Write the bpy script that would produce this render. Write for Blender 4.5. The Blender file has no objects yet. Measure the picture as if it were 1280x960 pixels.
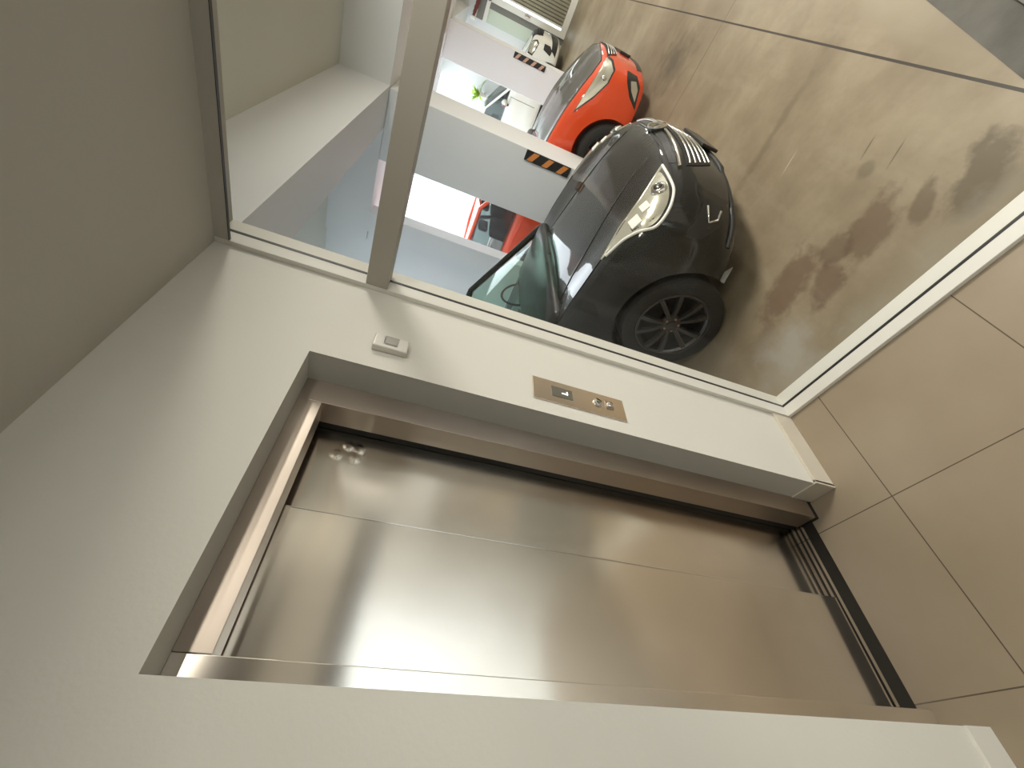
import bpy, bmesh, math, random
from math import pi, sin, cos, radians
from mathutils import Vector, Matrix
from mathutils.bvhtree import BVHTree

random.seed(4)
SC = bpy.context.scene
COL = SC.collection

# ------------------------------------------------------------------ helpers
def mat(name, col, rough=0.5, metal=0.0, spec=0.5, coat=0.0, emit=None, estr=1.0):
    m = bpy.data.materials.new(name); m.use_nodes = True
    b = m.node_tree.nodes['Principled BSDF']
    b.inputs['Base Color'].default_value = (*col, 1)
    b.inputs['Roughness'].default_value = rough
    b.inputs['Metallic'].default_value = metal
    b.inputs['Specular IOR Level'].default_value = spec
    b.inputs['Coat Weight'].default_value = coat
    b.inputs['Coat Roughness'].default_value = 0.03
    if emit:
        b.inputs['Emission Color'].default_value = (*emit, 1)
        b.inputs['Emission Strength'].default_value = estr
    return m

def N(m, t, **kw):
    n = m.node_tree.nodes.new(t)
    for k, v in kw.items(): setattr(n, k, v)
    return n
def LK(m, a, b): m.node_tree.links.new(a, b)
def BS(m): return m.node_tree.nodes['Principled BSDF']

def mottled(name, c1, c2, scale=3.0, rough=0.6, bump=0.0, bscale=60, detail=6, spec=0.4, rvar=0.0):
    m = mat(name, c1, rough, spec=spec); b = BS(m)
    tc = N(m, 'ShaderNodeTexCoord')
    n = N(m, 'ShaderNodeTexNoise'); n.inputs['Scale'].default_value = scale; n.inputs['Detail'].default_value = detail
    LK(m, tc.outputs['Object'], n.inputs['Vector'])
    r = N(m, 'ShaderNodeValToRGB')
    r.color_ramp.elements[0].position = .32; r.color_ramp.elements[1].position = .68
    r.color_ramp.elements[0].color = (*c1, 1); r.color_ramp.elements[1].color = (*c2, 1)
    LK(m, n.outputs['Fac'], r.inputs['Fac']); LK(m, r.outputs['Color'], b.inputs['Base Color'])
    if rvar:
        mr = N(m, 'ShaderNodeMapRange'); mr.inputs['To Min'].default_value = rough - rvar; mr.inputs['To Max'].default_value = rough + rvar
        LK(m, n.outputs['Fac'], mr.inputs['Value']); LK(m, mr.outputs['Result'], b.inputs['Roughness'])
    if bump:
        n2 = N(m, 'ShaderNodeTexNoise'); n2.inputs['Scale'].default_value = bscale; n2.inputs['Detail'].default_value = 4
        LK(m, tc.outputs['Object'], n2.inputs['Vector'])
        bp = N(m, 'ShaderNodeBump'); bp.inputs['Strength'].default_value = bump; bp.inputs['Distance'].default_value = .01
        LK(m, n2.outputs['Fac'], bp.inputs['Height']); LK(m, bp.outputs['Normal'], b.inputs['Normal'])
    return m

def glass(name, tint=(1, 1, 1), refl=1.0, rough=0.0, ior=1.5):
    m = bpy.data.materials.new(name); m.use_nodes = True
    nt = m.node_tree; nt.nodes.clear()
    o = nt.nodes.new('ShaderNodeOutputMaterial')
    t = nt.nodes.new('ShaderNodeBsdfTransparent'); t.inputs['Color'].default_value = (*tint, 1)
    g = nt.nodes.new('ShaderNodeBsdfGlossy'); g.inputs['Roughness'].default_value = rough
    f = nt.nodes.new('ShaderNodeFresnel'); f.inputs['IOR'].default_value = ior
    k = nt.nodes.new('ShaderNodeMath'); k.operation = 'MULTIPLY'; k.inputs[1].default_value = refl; k.use_clamp = True
    mx = nt.nodes.new('ShaderNodeMixShader')
    ge = nt.nodes.new('ShaderNodeNewGeometry'); im = nt.nodes.new('ShaderNodeMapRange')   # both faces of a pane reflect as air-to-glass
    im.inputs['To Min'].default_value = ior; im.inputs['To Max'].default_value = 1 / ior
    nt.links.new(ge.outputs['Backfacing'], im.inputs['Value']); nt.links.new(im.outputs['Result'], f.inputs['IOR'])
    nt.links.new(f.outputs[0], k.inputs[0]); nt.links.new(k.outputs[0], mx.inputs[0])
    nt.links.new(t.outputs[0], mx.inputs[1]); nt.links.new(g.outputs[0], mx.inputs[2])
    nt.links.new(mx.outputs[0], o.inputs[0])
    return m

def tag(o, label=None, cat=None, group=None, kind=None):
    if label: o['label'] = label
    if cat: o['category'] = cat
    if group: o['group'] = group
    if kind: o['kind'] = kind
    return o

def empty(name, loc=(0, 0, 0), rz=0.0, **kw):
    o = bpy.data.objects.new(name, None); COL.objects.link(o)
    o.empty_display_size = .1; o.location = loc; o.rotation_euler = (0, 0, rz)
    return tag(o, **kw)

def obj(name, bm, mats, parent=None, smooth=None, loc=None):
    """links bm as ONE mesh object; mats is a material or list"""
    if smooth is not None:
        bm.normal_update()
        for f in bm.faces: f.smooth = True
        for e in bm.edges:
            if len(e.link_faces) == 2:
                e.smooth = e.calc_face_angle(0) < radians(smooth)
    me = bpy.data.meshes.new(name); bm.to_mesh(me); bm.free()
    for m in (mats if isinstance(mats, (list, tuple)) else [mats]): me.materials.append(m)
    o = bpy.data.objects.new(name, me); COL.objects.link(o)
    if parent: o.parent = parent
    if loc: o.location = loc
    if smooth == 40:
        wn = o.modifiers.new('face weighted normals', 'WEIGHTED_NORMAL'); wn.keep_sharp = True
    return o

def box(bm, a, b, mi=0, bev=0.0, seg=2):
    r = bmesh.ops.create_cube(bm, size=1)
    vs = r['verts']
    for v in vs:
        v.co = Vector([a[i] + (v.co[i] + .5) * (b[i] - a[i]) for i in range(3)])
    fs = set(f for v in vs for f in v.link_faces)
    for f in fs: f.material_index = mi
    if bev:
        es = list(set(e for v in vs for e in v.link_edges))
        res = bmesh.ops.bevel(bm, geom=es, offset=bev, segments=seg, affect='EDGES', profile=.5)
        for f in res['faces']: f.material_index = mi
    return bm

def bxo(name, a, b, m, parent=None, bev=0.0, **kw):
    o = obj(name, box(bmesh.new(), a, b, 0, bev), m, parent, smooth=40 if bev else None)
    return tag(o, **kw)

def tube(bm, pts, r, n=8, mi=0, closed=False, caps=True):
    pts = [Vector(p) for p in pts]; rings = []; k = len(pts)
    up = None
    for i, p in enumerate(pts):
        if closed: t = (pts[(i + 1) % k] - pts[i - 1])
        else: t = pts[min(i + 1, k - 1)] - pts[max(i - 1, 0)]
        t.normalize()
        if up is None or abs(up.dot(t)) > .95:
            up = Vector((0, 0, 1)) if abs(t.z) < .9 else Vector((1, 0, 0))
        a = t.cross(up).normalized(); b = a.cross(t).normalized(); up = b
        rr = r[i] if isinstance(r, (list, tuple)) else r
        rings.append([bm.verts.new(p + a * rr * cos(2 * pi * j / n) + b * rr * sin(2 * pi * j / n)) for j in range(n)])
    m = k if closed else k - 1
    for i in range(m):
        A, B = rings[i], rings[(i + 1) % k]
        for j in range(n):
            f = bm.faces.new((A[j], A[(j + 1) % n], B[(j + 1) % n], B[j])); f.material_index = mi
    if caps and not closed:
        f = bm.faces.new(rings[0][::-1]); f.material_index = mi
        f = bm.faces.new(rings[-1]); f.material_index = mi
    return bm

def lathe(bm, prof, n=32, axis='x', mi=0, center=(0, 0, 0), close=False):
    """prof: list of (radius, height along axis)"""
    c = Vector(center); rings = []
    for r, h in prof:
        ring = []
        for j in range(n):
            a = 2 * pi * j / n
            if axis == 'x': p = Vector((h, r * cos(a), r * sin(a)))
            elif axis == 'y': p = Vector((r * cos(a), h, r * sin(a)))
            else: p = Vector((r * cos(a), r * sin(a), h))
            ring.append(bm.verts.new(c + p))
        rings.append(ring)
    pairs = list(zip(rings, rings[1:])) + ([(rings[-1], rings[0])] if close else [])
    for A, B in pairs:
        for j in range(n):
            f = bm.faces.new((A[j], A[(j + 1) % n], B[(j + 1) % n], B[j])); f.material_index = mi
    if not close:
        for rg in (rings[0], rings[-1]):
            try:
                f = bm.faces.new(rg); f.material_index = mi
            except ValueError: pass
    bmesh.ops.recalc_face_normals(bm, faces=bm.faces[:])
    return bm

def cyl(bm, p0, p1, r, n=20, mi=0): return tube(bm, [p0, p1], r, n, mi)

def gridsurf(bm, fn, nu, nv, mi=0, thick=0.0):
    vs = [[bm.verts.new(Vector(fn(i / nu, j / nv))) for j in range(nv + 1)] for i in range(nu + 1)]
    fs = []
    for i in range(nu):
        for j in range(nv):
            f = bm.faces.new((vs[i][j], vs[i + 1][j], vs[i + 1][j + 1], vs[i][j + 1])); f.material_index = mi; fs.append(f)
    if thick:
        bm.normal_update()
        r = bmesh.ops.solidify(bm, geom=fs, thickness=thick)
    return bm

def interp(xs, ys, x):
    """monotone-ish smooth interpolation (Catmull-Rom on non-uniform knots)"""
    n = len(xs)
    if x <= xs[0]: return ys[0]
    if x >= xs[-1]: return ys[-1]
    i = max(k for k in range(n) if xs[k] <= x); i = min(i, n - 2)
    h = xs[i + 1] - xs[i]; t = (x - xs[i]) / h
    def sl(k):
        if k == 0 or k == n - 1:
            k2 = min(k + 1, n - 1); k1 = max(k - 1, 0)
            return (ys[k2] - ys[k1]) / (xs[k2] - xs[k1])
        d0 = (ys[k] - ys[k - 1]) / (xs[k] - xs[k - 1]); d1 = (ys[k + 1] - ys[k]) / (xs[k + 1] - xs[k])
        if d0 * d1 <= 0: return 0.0
        return 2 * d0 * d1 / (d0 + d1)
    m0, m1 = sl(i) * h, sl(i + 1) * h
    return (2*t**3 - 3*t*t + 1) * ys[i] + (t**3 - 2*t*t + t) * m0 + (-2*t**3 + 3*t*t) * ys[i + 1] + (t**3 - t*t) * m1

# ------------------------------------------------------------------ materials
M = {}
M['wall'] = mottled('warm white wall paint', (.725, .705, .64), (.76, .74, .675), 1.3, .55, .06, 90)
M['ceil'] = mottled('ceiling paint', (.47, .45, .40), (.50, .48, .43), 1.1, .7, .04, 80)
M['cpwall'] = mottled('car park paint', (.775, .795, .81), (.815, .835, .85), .8, .6, .05, 60)
M['cpceil'] = mottled('car park ceiling paint', (.63, .64, .575), (.67, .68, .615), .7, .7, .03, 60)
M['white_frame'] = mat('white painted frame', (.74, .72, .66), .4)
M['taupe'] = mat('taupe painted transom', (.40, .375, .325), .45)
M['band'] = mat('dark brown door head panel', (.10, .085, .07), .5)  # for unseen panels that only darken the steel door's reflection
M['white_alu'] = mat('white aluminium', (.8, .8, .74), .4)
M['black'] = mat('matt black', (.012, .012, .012), .6)
M['rubber'] = mat('tyre rubber', (.018, .017, .016), .75)
M['dark_plastic'] = mat('dark plastic', (.02, .02, .02), .35)
M['chrome'] = mat('chrome', (.8, .79, .76), .12, 1.0)
M['rim'] = mat('dark grey alloy', (.085, .082, .08), .35, .7)
M['hubdark'] = mat('wheel inner shadow metal', (.02, .02, .02), .5, .3)
M['copper'] = mat('copper lug nut', (.55, .28, .2), .35, .6)
M['paint_black'] = mat('black car paint', (.010, .010, .009), .5, .0, .2, .85)
M['paint_red'] = mat('orange red car paint', (.74, .068, .010), .5, .0, .3, 1.0)
M['paint_grey'] = mat('dark grey bonnet paint', (.075, .073, .072), .45, .0, .4, 1.0)
M['paint_white'] = mat('white car paint', (.78, .77, .70), .35, .0, .5, 1.0)
M['lamp_lens'] = mat('headlight reflector', (.62, .60, .50), .18, .6)
M['lamp_dark'] = mat('headlight bezel', (.05, .05, .045), .25, .3)
M['lamp_white'] = mat('headlight light guide', (.85, .84, .78), .25)
M['lamp_glass'] = glass('clear lamp cover', (.95, .95, .92), 1.0)
M['carglass'] = glass('green tinted car glass', (.84, .93, .885), .5)
M['carglass_dark'] = glass('dark car glass', (.60, .64, .63), .8)
M['teal'] = mat('teal sunshade band', (.22, .60, .52), .6)
M['pane'] = glass('clear window pane', (.98, .985, .975), .30)
M['seat'] = mat('dark seat fabric', (.03, .03, .032), .8)
M['orange'] = mat('orange reflective stripe', (.75, .28, .07), .5)
M['pale_stripe'] = mat('pale pink reflective stripe', (.55, .36, .26), .5)
M['plate_alu'] = mat('switch plate', (.68, .65, .60), .3, .25)
M['rocker'] = mat('grey rocker', (.42, .40, .36), .5)
M['display'] = mat('dark display', (.15, .14, .115), .25)  # base colour lightened to hold the sheen reflected on the screen
M['digit'] = mat('lit white segment', (.9, .9, .88), .4, emit=(1, .97, .9), estr=1.2)
M['leaf'] = mat('yellow green leaf', (.33, .50, .05), .5)
M['stem'] = mat('plant stem', (.2, .16, .08), .7)
M['cable'] = mat('dark cable', (.15, .13, .12), .6)
M['rust'] = mat('dark red dried branch', (.16, .035, .03), .7)
M['shutter'] = mottled('brown roller shutter', (.27, .25, .18), (.33, .31, .22), 2, .5)
M['pane_green'] = mat('frosted green glass panel', (.62, .70, .60), .35)
M['pane_dark'] = mat('dark grey panel', (.20, .20, .18), .4)
M['fixture'] = mat('lamp diffuser', (.9, .9, .88), .4, emit=(1, .92, .8), estr=2.0)
M['yard'] = mottled('yard concrete', (.55, .55, .53), (.62, .62, .60), .6, .8)

M['door_pane'] = glass('grey tinted door glass', (.96, .95, .93), .5)
# brushed stainless steel
def steel(name, col, rough, aniso, smudge=.12):
    m = mat(name, col, rough, 1.0); b = BS(m)
    tc = N(m, 'ShaderNodeTexCoord')
    mp = N(m, 'ShaderNodeMapping'); mp.inputs['Scale'].default_value = (1.2, 1.2, 1.2)
    LK(m, tc.outputs['Object'], mp.inputs['Vector'])
    n = N(m, 'ShaderNodeTexNoise'); n.inputs['Scale'].default_value = 3.2; n.inputs['Detail'].default_value = 3
    LK(m, mp.outputs['Vector'], n.inputs['Vector'])
    mr = N(m, 'ShaderNodeMapRange'); mr.inputs['From Min'].default_value = 0; mr.inputs['From Max'].default_value = 1
    mr.inputs['To Min'].default_value = rough - smudge * .5; mr.inputs['To Max'].default_value = rough + smudge
    LK(m, n.outputs['Fac'], mr.inputs['Value']); LK(m, mr.outputs['Result'], b.inputs['Roughness'])
    # wide smears: darker and lighter stains
    n3 = N(m, 'ShaderNodeTexNoise'); n3.inputs['Scale'].default_value = 2.1; n3.inputs['Detail'].default_value = 3
    mp3 = N(m, 'ShaderNodeMapping'); mp3.inputs['Scale'].default_value = (1.5, 1, .8); mp3.inputs['Location'].default_value = (3.1, 0, 1.7)
    LK(m, tc.outputs['Object'], mp3.inputs['Vector']); LK(m, mp3.outputs['Vector'], n3.inputs['Vector'])
    r = N(m, 'ShaderNodeValToRGB')
    c = col
    r.color_ramp.elements[0].position = 0; r.color_ramp.elements[0].color = (c[0]*.72, c[1]*.72, c[2]*.71, 1)
    r.color_ramp.elements[1].position = 1; r.color_ramp.elements[1].color = (min(1, c[0]*1.2), min(1, c[1]*1.2), min(1, c[2]*1.2), 1)
    LK(m, n3.outputs['Fac'], r.inputs['Fac']); LK(m, r.outputs['Color'], b.inputs['Base Color'])
    if aniso:
        b.inputs['Anisotropic'].default_value = aniso
        tg = N(m, 'ShaderNodeCombineXYZ'); tg.inputs[0].default_value = 1.0
        LK(m, tg.outputs[0], b.inputs['Tangent'])
    return m
M['steel'] = steel('brushed stainless door', (.86, .785, .70), .17, .82, .05)
M['steel_frame'] = steel('brushed stainless frame', (.52, .45, .385), .36, .5)
M['steel_panel'] = steel('brushed stainless call panel', (.80, .68, .56), .22, .4, .05)
M['sill'] = mat('dark grooved sill', (.022, .019, .016), .6, .5)

# lobby tile floor: 0.6 m tiles, joints at x = .232+.6k and y = .185+.602k
def tile_mat():
    m = mat('beige floor tile', (.36, .30, .235), .38, spec=.45); b = BS(m)
    g = N(m, 'ShaderNodeNewGeometry'); s = N(m, 'ShaderNodeSeparateXYZ'); LK(m, g.outputs['Position'], s.inputs[0])
    def line(out, off, per, w):
        a = N(m, 'ShaderNodeMath', operation='SUBTRACT'); LK(m, out, a.inputs[0]); a.inputs[1].default_value = off - per * 20 - per / 2
        d = N(m, 'ShaderNodeMath', operation='MODULO'); LK(m, a.outputs[0], d.inputs[0]); d.inputs[1].default_value = per
        e = N(m, 'ShaderNodeMath', operation='SUBTRACT'); LK(m, d.outputs[0], e.inputs[0]); e.inputs[1].default_value = per / 2
        f = N(m, 'ShaderNodeMath', operation='ABSOLUTE'); LK(m, e.outputs[0], f.inputs[0])
        h = N(m, 'ShaderNodeMath', operation='LESS_THAN'); LK(m, f.outputs[0], h.inputs[0]); h.inputs[1].default_value = w / 2
        return h.outputs[0]
    lx = line(s.outputs['X'], .232, .6, .004); ly = line(s.outputs['Y'], .187, .603, .004)
    mx = N(m, 'ShaderNodeMath', operation='MAXIMUM'); LK(m, lx, mx.inputs[0]); LK(m, ly, mx.inputs[1])
    n = N(m, 'ShaderNodeTexNoise'); n.inputs['Scale'].default_value = 2.2; n.inputs['Detail'].default_value = 5
    LK(m, g.outputs['Position'], n.inputs['Vector'])
    r = N(m, 'ShaderNodeValToRGB'); r.color_ramp.elements[0].position = .3; r.color_ramp.elements[1].position = .7
    r.color_ramp.elements[0].color = (.315, .25, .175, 1); r.color_ramp.elements[1].color = (.365, .297, .215, 1)
    LK(m, n.outputs['Fac'], r.inputs['Fac'])
    mc = N(m, 'ShaderNodeMix', data_type='RGBA'); LK(m, mx.outputs[0], mc.inputs['Factor'])
    LK(m, r.outputs['Color'], mc.inputs['A']); mc.inputs['B'].default_value = (.10, .075, .05, 1)
    LK(m, mc.outputs['Result'], b.inputs['Base Color'])
    return m
M['tile'] = tile_mat()

# car park concrete with wear, saw-cut joints and oil / water stains, plus one painted shadow
def concrete_mat():
    m = mat('worn polished concrete', (.2, .165, .115), .5, spec=.4); b = BS(m)
    g = N(m, 'ShaderNodeNewGeometry'); s = N(m, 'ShaderNodeSeparateXYZ'); LK(m, g.outputs['Position'], s.inputs[0])
    def noise(sc, det=7, ro=.6, st=(1, 1, 1)):
        mp = N(m, 'ShaderNodeMapping'); mp.inputs['Scale'].default_value = st; LK(m, g.outputs['Position'], mp.inputs['Vector'])
        n = N(m, 'ShaderNodeTexNoise'); n.inputs['Scale'].default_value = sc; n.inputs['Detail'].default_value = det; n.inputs['Roughness'].default_value = ro
        LK(m, mp.outputs['Vector'], n.inputs['Vector']); return n
    n1 = noise(1.5, 9, .66)
    r = N(m, 'ShaderNodeValToRGB'); e = r.color_ramp.elements
    e[0].position = .3; e[0].color = (.165, .126, .078, 1); e[1].position = .7; e[1].color = (.30, .248, .17, 1)
    k = e.new(.5); k.color = (.225, .178, .116, 1)
    LK(m, n1.outputs['Fac'], r.inputs['Fac'])
    cur = r.outputs['Color']
    def blend(fac, col):
        nonlocal cur
        mc = N(m, 'ShaderNodeMix', data_type='RGBA'); LK(m, fac, mc.inputs['Factor']); LK(m, cur, mc.inputs['A'])
        mc.inputs['B'].default_value = (*col, 1); cur = mc.outputs['Result']
    # long driving scuffs
    n2 = noise(1.0, 5, .6, (.7, 5, 1))
    mr = N(m, 'ShaderNodeMapRange'); mr.inputs['From Min'].default_value = .56; mr.inputs['From Max'].default_value = .75; mr.inputs['To Max'].default_value = .35
    LK(m, n2.outputs['Fac'], mr.inputs['Value']); blend(mr.outputs['Result'], (.34, .29, .21))
    wob = noise(6.0, 6, .62)
    def stain_or_shade(cx, cy, rx, ry, rot, col, amt, soft=.25, wamp=.9):
        nonlocal cur
        mp = N(m, 'ShaderNodeMapping', vector_type='TEXTURE')
        mp.inputs['Location'].default_value = (cx, cy, 0); mp.inputs['Rotation'].default_value = (0, 0, rot); mp.inputs['Scale'].default_value = (rx, ry, 1)
        LK(m, g.outputs['Position'], mp.inputs['Vector'])
        ln = N(m, 'ShaderNodeVectorMath', operation='LENGTH'); LK(m, mp.outputs['Vector'], ln.inputs[0])
        w = N(m, 'ShaderNodeMath', operation='MULTIPLY_ADD'); LK(m, wob.outputs['Fac'], w.inputs[0]); w.inputs[1].default_value = wamp * 2.6
        LK(m, ln.outputs['Value'], w.inputs[2])
        q = N(m, 'ShaderNodeMapRange'); q.inputs['From Min'].default_value = 1 + wamp * 1.3; q.inputs['From Max'].default_value = 1 + wamp * 1.3 - soft
        q.inputs['To Max'].default_value = amt
        LK(m, w.outputs[0], q.inputs['Value']); blend(q.outputs['Result'], col)
    for st in STAINS_AND_SHADE: stain_or_shade(*st)
    def cut(out, off, w, slope_out=None, slope=0.0):
        a = N(m, 'ShaderNodeMath', operation='SUBTRACT'); LK(m, out, a.inputs[0]); a.inputs[1].default_value = off
        if slope_out:
            z = N(m, 'ShaderNodeMath', operation='MULTIPLY_ADD'); LK(m, slope_out, z.inputs[0]); z.inputs[1].default_value = -slope; LK(m, a.outputs[0], z.inputs[2]); a = z
        f = N(m, 'ShaderNodeMath', operation='ABSOLUTE'); LK(m, a.outputs[0], f.inputs[0])
        h = N(m, 'ShaderNodeMath', operation='LESS_THAN'); LK(m, f.outputs[0], h.inputs[0]); h.inputs[1].default_value = w / 2
        blend(h.outputs[0], (.025, .018, .012))
    cut(s.outputs['Y'], -.412, .012, s.outputs['X'], -.0085)
    cut(s.outputs['X'], 4.9, .007)
    cut(s.outputs['X'], 9.7, .008)
    LK(m, cur, b.inputs['Base Color'])
    n5 = noise(2.0)
    mr2 = N(m, 'ShaderNodeMapRange'); mr2.inputs['To Min'].default_value = .38; mr2.inputs['To Max'].default_value = .6
    LK(m, n5.outputs['Fac'], mr2.inputs['Value']); LK(m, mr2.outputs['Result'], b.inputs['Roughness'])
    return m
STAINS_AND_SHADE = [
    (1.70, -.17, .21, .10, radians(-62), (.085, .062, .034), .75, .35, .7),
    (1.80, -.02, .12, .05, radians(-50), (.10, .068, .038), .7, .35, .6),
    (1.90, .16, .21, .12, radians(-58), (.11, .068, .040), .7, .35, .7),
    (1.96, .30, .10, .09, radians(-40), (.085, .050, .030), .6, .35, .6),
    (2.0, .60, .30, .12, radians(-64), (.115, .066, .042), .65, .4, .8),
    (1.83, .45, .16, .08, radians(-50), (.10, .055, .036), .6, .4, .8),
    (2.20, -.02, .06, .05, 0, (.115, .095, .058), .6, .4, .4),
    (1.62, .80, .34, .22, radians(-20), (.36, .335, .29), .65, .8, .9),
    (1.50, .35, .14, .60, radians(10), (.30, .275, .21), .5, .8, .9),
    (2.3, -.10, .07, .006, radians(-70), (.10, .075, .045), .8, .5, .3),
    (2.12, -.12, .08, .006, radians(-70), (.10, .075, .045), .8, .5, .3),
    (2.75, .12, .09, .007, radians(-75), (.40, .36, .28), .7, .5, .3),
    (3.1, .02, .45, .05, radians(-80), (.13, .10, .062), .6, .6, .6),
    (5.6, -.05, .5, .35, radians(4), (.085, .070, .048), .75, .9, .6),  # soft shadow painted on the floor at the red car's nose
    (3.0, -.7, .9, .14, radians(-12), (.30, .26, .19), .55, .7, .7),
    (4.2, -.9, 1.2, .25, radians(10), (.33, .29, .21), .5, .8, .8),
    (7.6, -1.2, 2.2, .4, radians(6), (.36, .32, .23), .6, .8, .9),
]
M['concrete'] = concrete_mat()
M['kerb_light'] = mottled('worn kerb edge', (.22, .21, .19), (.34, .33, .30), 14, .8, .4, 40)  # pale line of the imitated glass reflection
M['kerb'] = mottled('grey ramp concrete', (.075, .07, .06), (.12, .115, .10), 5, .7, .2, 40)  # dark part of the imitated glass reflection

# ------------------------------------------------------------------ key dimensions (metres, floor z = 0, camera above origin)
HC = 1.9
WY = .965            # elevator wall plane
WX = 1.364           # inner edge of the window frame
GX = 1.425            # glass plane
CEIL = 2.598
RX0, RX1, RZ = .157, .968, 2.164     # recess opening
FY = 1.083           # steel frame front
PX0, PX1, PZ = .214, .882, 2.094     # clear opening inside the steel frame
L0X, L0Y = -1.5, -1.75   # lobby left / back limits

# ------------------------------------------------------------------ lobby shell
def structure(name, bm, m, parent=None, smooth=None):
    o = obj(name, bm, m, parent, smooth)
    if not parent: o['kind'] = 'structure'
    return o

bm = bmesh.new()
box(bm, (L0X, L0Y, -.12), (1.50, 1.45, 0))
structure('floor', bm, M['tile'])
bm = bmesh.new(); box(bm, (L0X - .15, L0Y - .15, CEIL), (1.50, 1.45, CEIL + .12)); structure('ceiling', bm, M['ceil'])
for a, b in (((L0X - .15, WY, 0), (RX0, 1.45, CEIL)), ((RX1, WY, 0), (1.50, 1.45, CEIL)), ((RX0, WY, RZ), (RX1, 1.45, CEIL))):
    structure('wall_front', box(bmesh.new(), a, b), M['wall'])
bm = bmesh.new(); box(bm, (L0X - .15, L0Y - .15, 0), (L0X, WY, CEIL)); structure('wall_left', bm, M['wall'])
# back wall; unseen doorway added to brighten the steel door's reflection
DX0, DX1, DZ = -.35, 1.32, 1.68
bm = bmesh.new()
box(bm, (L0X, L0Y - .15, 0), (DX0, L0Y, CEIL)); box(bm, (DX1, L0Y - .15, 0), (1.50, L0Y, CEIL)); box(bm, (DX0, L0Y - .15, DZ), (DX1, L0Y, CEIL))
structure('wall_back', bm, M['wall'])
door = empty('door_1', (0, L0Y, 0), kind='structure')
obj('header_band', box(bmesh.new(), (L0X, -.02, DZ), (1.36, .02, 1.88), bev=.003), M['band'], door, 40)  # unseen dark bands added to shape what the steel door reflects
obj('side_band', box(bmesh.new(), (1.34, .02, DZ), (1.364, 1.25, 1.88), bev=.003), M['band'], door, 40)
obj('upper_panel', box(bmesh.new(), (L0X, -.02, 2.28), (1.36, .02, CEIL), bev=.003), M['band'], door, 40)
obj('door_glass', box(bmesh.new(), (DX0, -.08, .02), (DX1, -.07, DZ)), M['door_pane'], door)
bm = bmesh.new()
for x in (DX0, .46, DX1 - .045): box(bm, (x, -.10, 0), (x + .045, -.05, DZ), bev=.002)
obj('door_frame', bm, M['white_alu'], door, 40)

# baseboards (tile skirting)
bm = bmesh.new()
box(bm, (RX1 + .0, WY - .012, 0), (WX, WY, .115), bev=.002)
box(bm, (RX1 - .006, WY - .012, 0), (RX1 + .012, FY, .115), bev=.002)
o = structure('baseboard_right', bm, mottled('cream skirting', (.64, .58, .48), (.68, .62, .52), 2, .4), smooth=40)
bm = bmesh.new()
box(bm, (L0X, WY - .012, 0), (RX0, WY, .115), bev=.002)
structure('baseboard_left', bm, M['wall'], smooth=40)

# window wall on the right, with a solid return behind the viewer
structure('wall_right', box(bmesh.new(), (WX, L0Y - .15, 0), (1.50, -.50, CEIL)), M['wall'])
win = empty('window_1', (GX, 0, 0), kind='structure')
def winpart(name, boxes, m, bev=.0):
    bm = bmesh.new()
    for a, b in boxes: box(bm, (a[0] - GX, a[1], a[2]), (b[0] - GX, b[1], b[2]), bev=bev)
    return obj(name, bm, m, win, smooth=40 if bev else None)
WY0 = -.50
winpart('frame', [((WX, WY0, 0), (1.50, WY, .022)), ((WX, WY - .02, .022), (1.50, WY, CEIL))], M['white_frame'], .003)
winpart('head_rail', [((WX, WY0, 2.553), (WX + .012, WY - .02, CEIL))], M['ceil'])
winpart('transom', [((WX, WY0, 2.018), (1.47, WY - .02, 2.096))], M['taupe'], .003)
winpart('gasket', [((GX - .003, WY0, .022), (GX + .009, WY - .02, .0235)), ((GX - .003, WY - .0215, .022), (GX + .009, WY - .02, 2.018)), ((GX - .003, WY - .0215, 2.096), (GX + .009, WY - .02, CEIL)),
                   ((WX - .001, WY0, 2.551), (WX + .012, WY - .02, 2.553))], M['dark_plastic'])
winpart('pane', [((GX, WY0, .022), (GX + .006, WY - .02, 2.018))], M['pane'])
winpart('pane', [((GX, WY0, 2.096), (GX + .006, WY - .02, CEIL))], M['pane'])

# ------------------------------------------------------------------ elevator entrance
el = empty('elevator_door', (.55, 1.19, 0), label='brushed stainless steel two-panel elevator door set back in the white wall', cat='elevator door')
def elo(name, bm, m, smooth=None, parent=None, label=None):
    bmesh.ops.translate(bm, verts=bm.verts[:], vec=(-.55, -1.19, 0))
    o = obj(name, bm, m, parent or el, smooth)
    if label: o['label'] = label
    return o
# steel surround: jambs + header
bm = bmesh.new(); box(bm, (PX1, FY, .03), (RX1, 1.18, RZ), bev=.002); elo('jamb', bm, M['steel_frame'], 40)
bm = bmesh.new(); box(bm, (PX1 + .004, FY + .006, 0), (RX1 - .002, 1.176, .03)); elo('jamb_foot', bm, M['black'])  # black box standing in for the dark void under the jamb
bm = bmesh.new(); box(bm, (.896, 1.19, .004), (.94, 1.2262, 2.15)); elo('door_seal', bm, M['black'])  # black strip standing in for the dark gap beside the panel
bm = bmesh.new(); box(bm, (RX0, FY, 0), (PX0, 1.172, RZ), bev=.0025); elo('jamb', bm, M['steel'], 40)
bm = bmesh.new(); box(bm, (PX0, FY, PZ), (PX1, 1.172, RZ), bev=.002); elo('header', bm, M['steel_frame'], 40)
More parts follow.
